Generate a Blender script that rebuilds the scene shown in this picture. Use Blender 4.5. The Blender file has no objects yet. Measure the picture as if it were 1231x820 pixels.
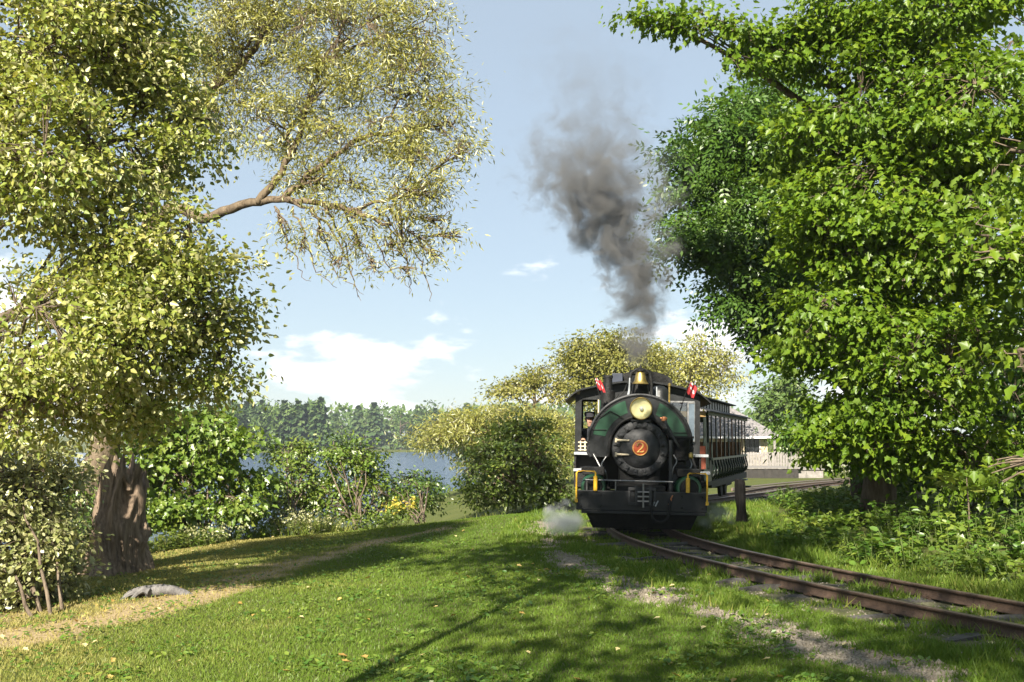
import bpy, math, random
import numpy as np
from mathutils import Vector, Matrix, Euler

S = bpy.context.scene
C = S.collection
R = math.radians
rng = np.random.default_rng(7)

# ------------------------------------------------------------------ camera
CAM = np.array([0.0, 0.0, 1.6])
F, CX, CY, HOR = 1300.0, 615.5, 410.0, 530.0
PITCH = math.atan((HOR - CY) / F)
cam_d = bpy.data.cameras.new('camera')
cam_d.sensor_width = 36.0
cam_d.lens = F / 1231.0 * 36.0
cam_d.clip_start, cam_d.clip_end = 0.1, 20000
cam = bpy.data.objects.new('camera', cam_d)
C.objects.link(cam)
cam.location = CAM
cam.rotation_euler = (R(90) + PITCH, 0, 0)
S.camera = cam

# ------------------------------------------------------------------ light
SUN_EL = R(35)
SUN_AZ = R(198)            # clockwise from +Y: behind the camera, to its left
sun_dir = Vector((math.sin(SUN_AZ) * math.cos(SUN_EL), math.cos(SUN_AZ) * math.cos(SUN_EL), math.sin(SUN_EL)))
sun_d = bpy.data.lights.new('sun', 'SUN')
sun_d.energy = 5.0
sun_d.angle = R(0.5)
sun_d.color = (1.0, 0.92, 0.78)
sun = bpy.data.objects.new('sun', sun_d)
C.objects.link(sun)
sun.rotation_euler = sun_dir.to_track_quat('Z', 'Y').to_euler()
sun.location = (20, -20, 30)

W = bpy.data.worlds.new('World')
S.world = W
W.use_nodes = True
wt = W.node_tree
wt.nodes.clear()
def wn(t, **k):
    n = wt.nodes.new(t)
    for a, v in k.items():
        setattr(n, a, v)
    return n
def wmath(op, a, b=None, c=None, clamp=False):
    n = wn('ShaderNodeMath', operation=op, use_clamp=clamp)
    for i, v in enumerate((a, b, c)):
        if v is None: continue
        if isinstance(v, (int, float)): n.inputs[i].default_value = v
        else: wt.links.new(v, n.inputs[i])
    return n.outputs[0]
sky = wn('ShaderNodeTexSky', sky_type='NISHITA', sun_disc=False, sun_elevation=SUN_EL, sun_rotation=SUN_AZ,
         air_density=1.0, dust_density=0.3, ozone_density=1.0, altitude=200)
tc = wn('ShaderNodeTexCoord')
sep = wn('ShaderNodeSeparateXYZ')
wt.links.new(tc.outputs['Generated'], sep.inputs[0])
mp = wn('ShaderNodeMapping'); mp.inputs['Scale'].default_value = (1, 1, 2.6); mp.inputs['Rotation'].default_value = (0, 0, R(-3.5)); mp.inputs['Location'].default_value = (0.31, 0.0, 0.27)
wt.links.new(tc.outputs['Generated'], mp.inputs[0])
nz = wn('ShaderNodeTexNoise'); nz.inputs['Scale'].default_value = 7.0; nz.inputs['Detail'].default_value = 9; nz.inputs['Roughness'].default_value = 0.56
wt.links.new(mp.outputs[0], nz.inputs['Vector'])
def wmap(v, a, b, c, d, smooth=True):
    n = wn('ShaderNodeMapRange', interpolation_type='SMOOTHSTEP' if smooth else 'LINEAR')
    wt.links.new(v, n.inputs['Value'])
    for k, x in zip(('From Min', 'From Max', 'To Min', 'To Max'), (a, b, c, d)): n.inputs[k].default_value = x
    return n.outputs[0]
thr = wmap(sep.outputs['Z'], 0.03, 0.24, 0.47, 0.68)
cl = wmath('SUBTRACT', nz.outputs[0], thr)
cl = wmap(cl, 0.0, 0.12, 0.0, 0.85)
band = wmap(sep.outputs['Z'], -0.02, 0.02, 0.0, 1.0)
cl = wmath('MULTIPLY', cl, band)
cloudcol = wn('ShaderNodeRGB'); cloudcol.outputs[0].default_value = (6.4, 6.3, 6.3, 1)
veil = wn('ShaderNodeMix', data_type='RGBA'); veil.inputs['Factor'].default_value = .80; veil.inputs[7].default_value = (1.95, 2.3, 2.6, 1)     # thin even high cloud over the whole sky
wt.links.new(sky.outputs[0], veil.inputs[6])
mix = wn('ShaderNodeMix', data_type='RGBA')
wt.links.new(cl, mix.inputs['Factor']); wt.links.new(veil.outputs[2], mix.inputs[6]); wt.links.new(cloudcol.outputs[0], mix.inputs[7])
bg = wn('ShaderNodeBackground'); bg.inputs['Strength'].default_value = 0.083
wo = wn('ShaderNodeOutputWorld')
wt.links.new(mix.outputs[2], bg.inputs[0]); wt.links.new(bg.outputs[0], wo.inputs[0])

S.view_settings.view_transform = 'Standard'
S.view_settings.look = 'None'
S.view_settings.gamma = 1
S.view_settings.exposure = 1.65
S.render.engine = 'CYCLES'
S.cycles.use_denoising = True
S.cycles.max_bounces = 8
S.cycles.diffuse_bounces = 4
S.cycles.glossy_bounces = 2
S.cycles.transmission_bounces = 4
S.cycles.transparent_max_bounces = 8
S.cycles.volume_bounces = 1
S.cycles.sample_clamp_indirect = 6
S.cycles.caustics_reflective = False
S.cycles.caustics_refractive = False

# ------------------------------------------------------------------ helpers
def ray(px, py):
    v = Vector(((px - CX) / F, -(py - CY) / F, -1.0))
    v = Euler((R(90) + PITCH, 0, 0)).to_matrix() @ v
    return np.array(v)
def P(px, py, d):                      # the point of a pixel at depth d metres
    r = ray(px, py)
    return CAM + r * (d / r[1])
def sstep(x, a, b):
    t = np.clip((x - a) / (b - a), 0, 1)
    return t * t * (3 - 2 * t)
def softplus(x, k):
    return np.logaddexp(0, np.asarray(x, float) * k) / k
_perm = np.random.default_rng(3).random((64, 64))
def vnoise(x, y, s=1.0, o=0):
    x = np.asarray(x, float) * s + o * 7.3; y = np.asarray(y, float) * s + o * 3.1
    i, j = np.floor(x).astype(int), np.floor(y).astype(int)
    fx, fy = x - i, y - j
    fx, fy = fx * fx * (3 - 2 * fx), fy * fy * (3 - 2 * fy)
    g = lambda a, b: _perm[a % 64, b % 64]
    return (g(i, j) * (1 - fx) + g(i + 1, j) * fx) * (1 - fy) + (g(i, j + 1) * (1 - fx) + g(i + 1, j + 1) * fx) * fy
def fbm(x, y, s=1.0, o=0):
    return (vnoise(x, y, s, o) + .5 * vnoise(x, y, s * 2.1, o + 1) + .25 * vnoise(x, y, s * 4.3, o + 2)) / 1.75

# ---- materials
def mat(name, col=(.5, .5, .5), rough=.6, metal=0.0, var=.25, scale=6.0, bump=0.0, bscale=None, col2=None, spec=.5):
    m = bpy.data.materials.new(name); m.use_nodes = True
    nt = m.node_tree; b = nt.nodes['Principled BSDF']
    b.inputs['Roughness'].default_value = rough; b.inputs['Metallic'].default_value = metal
    b.inputs['Specular IOR Level'].default_value = spec
    t = nt.nodes.new('ShaderNodeTexCoord')
    n = nt.nodes.new('ShaderNodeTexNoise'); n.inputs['Scale'].default_value = scale; n.inputs['Detail'].default_value = 6; n.inputs['Roughness'].default_value = .65
    nt.links.new(t.outputs['Object'], n.inputs['Vector'])
    r = nt.nodes.new('ShaderNodeValToRGB')
    c2 = col2 if col2 else tuple(min(1, c * (1 + var)) for c in col)
    c1 = col if col2 else tuple(c * (1 - var) for c in col)
    r.color_ramp.elements[0].position = .32; r.color_ramp.elements[0].color = (*c1, 1)
    r.color_ramp.elements[1].position = .68; r.color_ramp.elements[1].color = (*c2, 1)
    nt.links.new(n.outputs[0], r.inputs[0]); nt.links.new(r.outputs[0], b.inputs['Base Color'])
    mr = nt.nodes.new('ShaderNodeMapRange'); mr.inputs['To Min'].default_value = max(0, rough - .12); mr.inputs['To Max'].default_value = min(1, rough + .15)
    nt.links.new(n.outputs[0], mr.inputs['Value']); nt.links.new(mr.outputs[0], b.inputs['Roughness'])
    if bump:
        n2 = nt.nodes.new('ShaderNodeTexNoise'); n2.inputs['Scale'].default_value = bscale or scale * 4; n2.inputs['Detail'].default_value = 5
        nt.links.new(t.outputs['Object'], n2.inputs['Vector'])
        bp = nt.nodes.new('ShaderNodeBump'); bp.inputs['Strength'].default_value = bump; bp.inputs['Distance'].default_value = .02
        nt.links.new(n2.outputs[0], bp.inputs['Height']); nt.links.new(bp.outputs[0], b.inputs['Normal'])
    return m

def leafmat(name, c0, c1, c2, under=None, trans=.38, gloss=.06, rough=.4, tcol=(1.15, 1.1, .55)):
    """c0..c2 over the per-leaf tint; a paler underside where the species has one"""
    m = bpy.data.materials.new(name); m.use_nodes = True
    nt = m.node_tree; nt.nodes.clear()
    N = nt.nodes.new; L = nt.links.new
    a = N('ShaderNodeAttribute'); a.attribute_name = 'tint'
    r = N('ShaderNodeValToRGB'); e = r.color_ramp.elements
    e[0].position = 0; e[0].color = (*c0, 1); e[1].position = 1; e[1].color = (*c2, 1)
    k = e.new(.55); k.color = (*c1, 1)
    L(a.outputs['Fac'], r.inputs[0])
    col = r.outputs[0]
    if under:
        g = N('ShaderNodeNewGeometry'); mx = N('ShaderNodeMix'); mx.data_type = 'RGBA'
        mx.inputs[7].default_value = (*under, 1)
        f = N('ShaderNodeMath'); f.operation = 'MULTIPLY'; f.inputs[1].default_value = .75
        L(g.outputs['Backfacing'], f.inputs[0]); L(f.outputs[0], mx.inputs['Factor']); L(col, mx.inputs[6]); col = mx.outputs[2]
    d = N('ShaderNodeBsdfDiffuse'); L(col, d.inputs[0])
    t = N('ShaderNodeBsdfTranslucent')
    mu = N('ShaderNodeMix'); mu.data_type = 'RGBA'; mu.blend_type = 'MULTIPLY'; mu.inputs['Factor'].default_value = 1
    L(r.outputs[0], mu.inputs[6]); mu.inputs[7].default_value = (*tcol, 1); L(mu.outputs[2], t.inputs[0])
    m1 = N('ShaderNodeMixShader'); m1.inputs[0].default_value = trans; L(d.outputs[0], m1.inputs[1]); L(t.outputs[0], m1.inputs[2])
    gl = N('ShaderNodeBsdfGlossy'); gl.inputs['Roughness'].default_value = rough; gl.inputs['Color'].default_value = (1, 1, 1, 1)
    m2 = N('ShaderNodeMixShader'); m2.inputs[0].default_value = gloss; L(m1.outputs[0], m2.inputs[1]); L(gl.outputs[0], m2.inputs[2])
    o = N('ShaderNodeOutputMaterial'); L(m2.outputs[0], o.inputs[0])
    return m

# ---- mesh builder
class MB:
    def __init__(s): s.v = []; s.f = []; s.mi = []
    def add(s, vs, fs, mi=0):
        o = len(s.v); s.v += [tuple(map(float, p)) for p in vs]; s.f += [tuple(i + o for i in f) for f in fs]; s.mi += [mi] * len(fs); return s
    def box(s, c, d, rz=0, rx=0, ry=0, mi=0):
        M = Euler((rx, ry, rz)).to_matrix(); x, y, z = [k / 2 for k in d]
        vs = [M @ Vector(p) + Vector(c) for p in ((-x, -y, -z), (x, -y, -z), (x, y, -z), (-x, y, -z), (-x, -y, z), (x, -y, z), (x, y, z), (-x, y, z))]
        return s.add(vs, [(0, 3, 2, 1), (4, 5, 6, 7), (0, 1, 5, 4), (1, 2, 6, 5), (2, 3, 7, 6), (3, 0, 4, 7)], mi)
    def span(s, a, b, mi=0):
        return s.box([(p + q) / 2 for p, q in zip(a, b)], [abs(q - p) for p, q in zip(a, b)], mi=mi)
    def tube(s, pts, rad, n=8, cap=True, mi=0):
        pts = [Vector(p) for p in pts]; m = len(pts)
        if not hasattr(rad, '__len__'): rad = [rad] * m
        vs = []; fs = []; ref = None
        for i, p in enumerate(pts):
            t = (pts[min(i + 1, m - 1)] - pts[max(i - 1, 0)])
            t = t.normalized() if t.length > 1e-9 else Vector((0, 0, 1))
            if ref is None: ref = Vector((0, 0, 1)) if abs(t.z) < .9 else Vector((1, 0, 0))
            a = t.cross(ref)
            if a.length < 1e-6: a = t.orthogonal()
            a.normalize(); b = t.cross(a); ref = b * -1 if False else ref
            for k in range(n):
                w = 2 * math.pi * k / n
                vs.append(p + (a * math.cos(w) + b * math.sin(w)) * rad[i])
        for i in range(m - 1):
            for k in range(n):
                k2 = (k + 1) % n
                fs.append((i * n + k, i * n + k2, (i + 1) * n + k2, (i + 1) * n + k))
        if cap: fs += [tuple(range(n))[::-1], tuple(range((m - 1) * n, m * n))]
        return s.add(vs, fs, mi)
    def cyl(s, a, b, r0, r1=None, n=20, mi=0): return s.tube([a, b], [r0, r0 if r1 is None else r1], n, True, mi)
    def lathe(s, prof, o=(0, 0, 0), axis='z', n=28, mi=0):
        """prof: (radius, height) pairs; axis z up or y (toward -y = front)"""
        vs = []; fs = []; m = len(prof)
        for r, h in prof:
            for k in range(n):
                w = 2 * math.pi * k / n
                q = (r * math.cos(w), r * math.sin(w), h) if axis == 'z' else (r * math.cos(w), h, r * math.sin(w))
                vs.append([q[i] + o[i] for i in range(3)])
        for i in range(m - 1):
            for k in range(n):
                k2 = (k + 1) % n
                fs.append((i * n + k, i * n + k2, (i + 1) * n + k2, (i + 1) * n + k))
        return s.add(vs, fs, mi)
    def prism(s, poly, y0, y1, mi=0):
        """polygon in x-z pushed along y"""
        n = len(poly)
        vs = [(x, y0, z) for x, z in poly] + [(x, y1, z) for x, z in poly]
        fs = [tuple(range(n)), tuple(range(n, 2 * n))[::-1]] + [(i, i + n, (i + 1) % n + n, (i + 1) % n) for i in range(n)]
        return s.add(vs, fs, mi)
    def build(s, name, m, parent=None, smooth=False, bevel=0, loc=None):
        me = bpy.data.meshes.new(name); me.from_pydata(s.v, [], s.f)
        ms = m if isinstance(m, (list, tuple)) else [m]
        for q in ms: me.materials.append(q)
        if len(ms) > 1: me.polygons.foreach_set('material_index', s.mi)
        if smooth:
            me.polygons.foreach_set('use_smooth', [True] * len(me.polygons))
        me.update()
        import bmesh
        b = bmesh.new(); b.from_mesh(me); bmesh.ops.recalc_face_normals(b, faces=b.faces); b.to_mesh(me); b.free()
        if smooth: 
            try: me.set_sharp_from_angle(angle=R(40))
            except Exception: pass
        o = bpy.data.objects.new(name, me); C.objects.link(o)
        if parent: o.parent = parent
        if loc is not None: o.location = loc
        if bevel:
            bv = o.modifiers.new('bevel', 'BEVEL'); bv.width = bevel; bv.segments = 2; bv.limit_method = 'ANGLE'
        return o
def npmesh(name, V, Fc, m, parent=None, tint=None, smooth=False, kind=None):
    """numpy mesh: V (n,3); Fc list of (k, array(m,k)) face blocks"""
    me = bpy.data.meshes.new(name)
    V = np.asarray(V, np.float32)
    me.vertices.add(len(V)); me.vertices.foreach_set('co', V.ravel())
    if not isinstance(Fc, list): Fc = [Fc]
    tot = np.concatenate([np.full(len(f), f.shape[1], np.int32) for f in Fc]); idx = np.concatenate([f.ravel() for f in Fc]).astype(np.int32)
    st = np.concatenate([[0], np.cumsum(tot)[:-1]]).astype(np.int32)
    me.loops.add(len(idx)); me.loops.foreach_set('vertex_index', idx)
    me.polygons.add(len(tot)); me.polygons.foreach_set('loop_start', st); me.polygons.foreach_set('loop_total', tot)
    if smooth: me.polygons.foreach_set('use_smooth', np.ones(len(tot), bool))
    if tint is not None:
        d = tint if isinstance(tint, dict) else {'tint': tint}
        for k, t in d.items():
            a = me.attributes.new(k, 'FLOAT', 'POINT'); a.data.foreach_set('value', np.asarray(t, np.float32))
    me.materials.append(m); me.update(calc_edges=True)
    o = bpy.data.objects.new(name, me); C.objects.link(o)
    if parent: o.parent = parent
    if kind: o['kind'] = kind
    return o
def tag(o, label=None, cat=None, group=None, kind=None):
    if label: o['label'] = label
    if cat: o['category'] = cat
    if group: o['group'] = group
    if kind: o['kind'] = kind
    return o
def empty(name, loc=(0, 0, 0), rz=0, label=None, cat=None, group=None):
    o = bpy.data.objects.new(name, None); C.objects.link(o); o.location = [float(k) for k in loc]; o.rotation_euler = (0, 0, rz)
    o.empty_display_size = .2
    return tag(o, label, cat, group)

# ------------------------------------------------------------------ track centre line and ground height
def catmull(pts, n=12):
    pts = np.asarray(pts, float); p = np.vstack([2 * pts[0] - pts[1], pts, 2 * pts[-1] - pts[-2]]); out = []
    for i in range(1, len(p) - 2):
        t = np.linspace(0, 1, n, endpoint=False)[:, None]
        a, b, c, d = p[i - 1], p[i], p[i + 1], p[i + 2]
        out.append(.5 * (2 * b + (c - a) * t + (2 * a - 5 * b + 4 * c - d) * t ** 2 + (3 * b - a - 3 * c + d) * t ** 3))
    return np.vstack(out + [pts[-1:]])
TRK = catmull([(9.3, 1.0), (7.55, 4.2), (6.05, 7.2), (4.8, 10.2), (3.72, 13.2), (2.86, 16.2), (2.42, 19), (2.45, 21.6), (2.9, 24.8), (3.85, 28.2), (6.2, 34.8), (8.9, 41.2), (12.4, 48.5), (17, 55.2), (23.5, 61), (33, 66), (46, 69)], 10)
def trk_x(y): return np.interp(y, TRK[:, 1], TRK[:, 0])
def trk_slope(y): return np.interp(y, TRK[:, 1], np.gradient(TRK[:, 0], TRK[:, 1]))
def rail_z(y): return -.38 * sstep(np.asarray(y, float), 24, 46)
def side(x, y):                         # metres right of the track centre
    m = trk_slope(y)
    return (np.asarray(x, float) - trk_x(y)) / np.sqrt(1 + m * m)
LAKE = -2.0
def ground(x, y):
    x = np.asarray(x, float); y = np.asarray(y, float)
    u = side(x, y)
    base = rail_z(y) - .14 - .018 * sstep(1.7 - np.abs(u), 0, .4)
    lf = np.maximum(softplus(1.0 - x, 3.0), 0)
    z = base - .058 * lf * sstep(-u, .4, 2.0) + .13 * np.exp(-((x - .5) / 2.6) ** 2) * sstep(y, 19, 26) * sstep(-u, 1.0, 2.2)
    z = z + .10 * sstep(u, 1.4, 4.5) + .02 * np.maximum(u - 4, 0) * (y < 400)       # the bank right of the line
    z = np.where(u > 40, np.minimum(z, 1.2), z)
    yc = np.interp(x, [-40, -16, -11, -8.2, -6, 0, 2, 8], [5, 8, 16, 20.6, 24.6, 26.0, 26.5, 27])
    xsh = np.interp(y, [0, 28, 34, 42, 60, 100, 300, 900], [99, 0.6, 1.0, 0.0, -1.5, 6, 60, 200])      # the shore line
    drop = softplus(np.minimum(y - yc, xsh - x), 1.6)
    z = np.maximum(z - .2 * drop, -4.5)
    z = z + .035 * (fbm(x, y, .6) - .5) * sstep(np.abs(u), .9, 2.5)
    fs = -4.5 + 3.2 * sstep(y, 395, 425) + 7 * sstep(y, 470, 900)
    return np.maximum(z, fs)
def G(px, py):                          # where the line of sight of a pixel meets the ground
    r = ray(px, py); t = np.linspace(3, 70, 6000)[:, None]; p = CAM + r * t
    h = p[:, 2] - ground(p[:, 0], p[:, 1]); i = np.argmax(h < 0)
    if h[i] >= 0 or p[i, 1] > 31:                       # the sight line clears the brow: take the brow
        k = p[:, 1] < 30; i = int(np.argmin(np.where(k, h, 9))); q = p[i].copy(); q[2] = gz(q[0], q[1]); return q
    return p[i]
def gz(x, y): return float(ground(np.array([x]), np.array([y]))[0])

def seg_dist(x, y, line):
    d = np.full(np.shape(x), 1e9)
    for a, b in zip(line[:-1], line[1:]):
        e = b - a; t = np.clip(((x - a[0]) * e[0] + (y - a[1]) * e[1]) / (e @ e), 0, 1)
        d = np.minimum(d, np.hypot(x - a[0] - t * e[0], y - a[1] - t * e[1]))
    return d
GRAVEL = np.array([G(*p)[:2] for p in ((655, 628), (662, 655), (700, 683), (765, 708), (850, 730), (930, 757), (985, 782), (1100, 812))])
GRAVEL = np.vstack([GRAVEL, [GRAVEL[-1] + (GRAVEL[-1] - GRAVEL[-2]) * 2]])
DRYP = np.array([G(*p)[:2] for p in ((0, 768), (120, 745), (250, 712), (330, 686), (430, 658), (560, 628))])
DRYP = np.vstack([[DRYP[0] + (DRYP[0] - DRYP[1]) * 2.5], DRYP])
def masks(x, y):
    dg = seg_dist(x, y, GRAVEL); n = fbm(x, y, 1.7, 2); n2 = fbm(x, y, 5, 5)
    gravel = sstep(.50 - dg + (n - .5) * .7 + (n2 - .5) * .7, 0, .4)
    dd = seg_dist(x, y, DRYP)
    dry = sstep(np.interp(x, [-8, -5, -3, -1], [.95, .9, .65, .3]) - dd + (n - .5) * 1.0 + (n2 - .5) * .5, 0, .5)
    u = np.abs(side(x, y))
    bal = .75 * sstep(1.45 - u + (n - .5) * 1.2, 0, .7) * (1 - .8 * sstep(y, 26, 34))
    # leaf litter along the edge below the big tree
    lit = sstep(-x - 5.3 + (n - .5) * 2, 0, 1.2) * sstep(15.5 + (n - .5) * 2 - y, 0, 2)
    return gravel, np.maximum(dry, lit * .8), bal

# ------------------------------------------------------------------ ground sheet
def axis_pts(lo, hi, step, far_lo, far_hi, g=1.16):
    c = list(np.arange(lo, hi + 1e-6, step)); s = step
    while c[-1] < far_hi: s *= g; c.append(c[-1] + s)
    s = step
    while c[0] > far_lo: s *= g; c.insert(0, c[0] - s)
    return np.array(c)
xs = axis_pts(-11, 9, .16, -2600, 2600); ys = axis_pts(4, 32, .16, -60, 4200)
gx, gy = np.meshgrid(xs, ys)
gzv = ground(gx.ravel(), gy.ravel())
nx, ny = len(xs), len(ys)
ii = (np.arange(ny - 1)[:, None] * nx + np.arange(nx - 1)[None, :]).ravel()
quads = np.stack([ii, ii + 1, ii + nx + 1, ii + nx], 1)
mg, md, mb = masks(gx.ravel(), gy.ravel())
gm = bpy.data.materials.new('ground'); gm.use_nodes = True
nt = gm.node_tree; b = nt.nodes['Principled BSDF']; b.inputs['Roughness'].default_value = .95; b.inputs['Specular IOR Level'].default_value = .1
def nmix(f, a, c):
    n = nt.nodes.new('ShaderNodeMix'); n.data_type = 'RGBA'; nt.links.new(f, n.inputs['Factor'])
    for i, v in ((6, a), (7, c)):
        if isinstance(v, tuple): n.inputs[i].default_value = (*v, 1)
        else: nt.links.new(v, n.inputs[i])
    return n.outputs[2]
def attr(k):
    n = nt.nodes.new('ShaderNodeAttribute'); n.attribute_name = k; return n.outputs['Fac']
tcn = nt.nodes.new('ShaderNodeTexCoord')
def nnoise(s, d=6):
    n = nt.nodes.new('ShaderNodeTexNoise'); n.inputs['Scale'].default_value = s; n.inputs['Detail'].default_value = d; nt.links.new(tcn.outputs['Object'], n.inputs['Vector']); return n.outputs[0]
def nramp(v, a, c):
    n = nt.nodes.new('ShaderNodeMapRange'); n.inputs['From Min'].default_value = a; n.inputs['From Max'].default_value = c; nt.links.new(v, n.inputs['Value']); return n.outputs[0]
grass = nmix(nramp(nnoise(1.3), .35, .65), (.060, .085, .018), (.10, .115, .028))
grass = nmix(nramp(nnoise(28), .3, .7), grass, (.075, .08, .03))
gravelc = nmix(nramp(nnoise(60), .35, .65), (.15, .125, .092), (.31, .265, .20))
dryc = nmix(nramp(nnoise(24), .35, .65), (.20, .15, .085), (.36, .28, .16))
balc = nmix(nramp(nnoise(22), .35, .65), (.075, .065, .045), (.19, .17, .13))
col = nmix(attr('ballast'), grass, balc)
col = nmix(attr('dry'), col, dryc)
col = nmix(attr('gravel'), col, gravelc)
nt.links.new(col, b.inputs['Base Color'])
bp = nt.nodes.new('ShaderNodeBump'); bp.inputs['Strength'].default_value = .6; bp.inputs['Distance'].default_value = .03
nt.links.new(nnoise(45, 8), bp.inputs['Height']); nt.links.new(bp.outputs[0], b.inputs['Normal'])
gobj = npmesh('ground', np.stack([gx.ravel(), gy.ravel(), gzv], 1), quads, gm, tint={'gravel': mg, 'dry': md, 'ballast': mb * .8}, smooth=True, kind='structure')
tag(gobj, 'sloping lawn and earth running down from the railway to the lake', 'ground')

# lake
lm = bpy.data.materials.new('lake_water'); lm.use_nodes = True
nt = lm.node_tree; b = nt.nodes['Principled BSDF']
b.inputs['Base Color'].default_value = (.035, .06, .12, 1); b.inputs['Roughness'].default_value = .12; b.inputs['IOR'].default_value = 1.33
t = nt.nodes.new('ShaderNodeTexCoord'); mpn = nt.nodes.new('ShaderNodeMapping'); mpn.inputs['Scale'].default_value = (.35, 1, 1)
nt.links.new(t.outputs['Object'], mpn.inputs[0])
n = nt.nodes.new('ShaderNodeTexNoise'); n.inputs['Scale'].default_value = 1.4; n.inputs['Detail'].default_value = 6; n.inputs['Roughness'].default_value = .6
nt.links.new(mpn.outputs[0], n.inputs['Vector'])
bpn = nt.nodes.new('ShaderNodeBump'); bpn.inputs['Strength'].default_value = .8; bpn.inputs['Distance'].default_value = .35
nt.links.new(n.outputs[0], bpn.inputs['Height']); nt.links.new(bpn.outputs[0], b.inputs['Normal'])
lk = MB().add([(-900, 12, LAKE), (120, 12, LAKE), (120, 600, LAKE), (-900, 600, LAKE)], [(0, 1, 2, 3)]).build('lake', lm)
tag(lk, 'rippled blue lake below the wooded far shore', 'lake', kind='structure')

# ------------------------------------------------------------------ foliage machinery
def tmpl(outline, fold=.12, curl=-.15):
    """half outline from base to tip, mirrored over the midrib: two fans folded along the midrib"""
    h = len(outline); up = [(x, y, y * fold + curl * x * x) for x, y in outline]
    dn = [(x, -y, y * fold + curl * x * x) for x, y in outline[1:-1]]
    V = np.array(up + dn, float); tri = []
    for i in range(1, h - 1): tri.append((0, i + 1, i))
    ring = [0] + list(range(h, h + len(dn))) + [h - 1]
    for i in range(1, len(ring) - 1): tri.append((0, ring[i], ring[i + 1]))
    return V, np.array(tri)
MAPLE = tmpl([(0, 0), (.04, .34), (.32, .29), (.50, .45), (.63, .22), (1, 0)], .2, -.28)
OVAL = tmpl([(0, 0), (.35, .26), (.75, .2), (1, 0)])
LANCE = tmpl([(0, 0), (.4, .15), (1, 0)])
OVALW = tmpl([(0, 0), (.28, .33), (.68, .22), (1, 0)], .2, -.25)
TRI = tmpl([(0, 0), (.08, .30), (.45, .36), (.62, .18), (1, 0)])
NARROW = tmpl([(0, 0), (.45, .11), (1, 0)], .1, -.2)
def compound(n=4, w=.17):
    Vs, Fs = [], []; o = 0
    for i in range(n):
        for s in ((1, -1) if i < n - 1 else (0,)):
            x0 = .2 + .6 * i / (n - 1); a = s * 1.0
            L = .36; d = np.array([math.cos(a), math.sin(a)]); p = np.array([-d[1], d[0]])
            q = [np.array([x0, 0]), np.array([x0, 0]) + d * L * .45 + p * L * w, np.array([x0, 0]) + d * L, np.array([x0, 0]) + d * L * .45 - p * L * w]
            Vs += [(k[0], k[1], -.12 * k[0] ** 2 - .25 * abs(k[1]) ** 1.5) for k in q]; Fs += [(o, o + 3, o + 2), (o, o + 2, o + 1)]; o += 4
    return np.array(Vs), np.array(Fs)
ASH = compound(3, .22)
SUMAC = compound(6, .16)

def nrm(v): return v / np.maximum(np.linalg.norm(v, axis=-1, keepdims=True), 1e-9)
def leaves(T, pos, d, n, size):
    V, Fc = T; N = len(pos)
    d = nrm(d); s = nrm(np.cross(n, d)); n = np.cross(d, s)
    out = pos[:, None, :] + size[:, None, None] * (V[None, :, 0:1] * d[:, None, :] + V[None, :, 1:2] * s[:, None, :] + V[None, :, 2:3] * n[:, None, :])
    fc = (Fc[None] + (np.arange(N) * len(V))[:, None, None]).reshape(-1, 3)
    return out.reshape(-1, 3), fc
def tubes(segs, n=5):
    """many tapered tubes as one numpy mesh; segs: list of (pts (k,3), radii (k,))"""
    VV, FF = [], []; o = 0
    for p, r in segs:
        p = np.asarray(p, float); r = np.asarray(r, float); k = len(p)
        t = np.gradient(p, axis=0); t = nrm(t)
        ref = np.where(np.abs(t[:, 2:3]) < .85, np.array([[0, 0, 1.0]]), np.array([[1.0, 0, 0]]))
        if len(set(map(tuple, ref))) > 1: ref = np.repeat(np.array([[.31, .93, .2]]), k, 0)
        a = nrm(np.cross(t, ref)); b_ = np.cross(t, a)
        w = np.linspace(0, 2 * np.pi, n, endpoint=False)
        V = p[:, None] + r[:, None, None] * (np.cos(w)[None, :, None] * a[:, None] + np.sin(w)[None, :, None] * b_[:, None])
        VV.append(V.reshape(-1, 3))
        i = np.arange(k - 1)[:, None] * n; j = np.arange(n)[None]; j2 = (j + 1) % n
        FF.append(np.stack([i + j, i + j2, i + n + j2, i + n + j], -1).reshape(-1, 4) + o); o += k * n
    return np.vstack(VV), np.vstack(FF)
def bez(a, b, c, n=7):
    t = np.linspace(0, 1, n)[:, None]
    return (1 - t) ** 2 * a + 2 * t * (1 - t) * b + t * t * c
def wobble(p, amt, g):
    w = g.normal(0, amt, p.shape); w[0] = 0; w[-1] = 0
    return p + w

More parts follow.
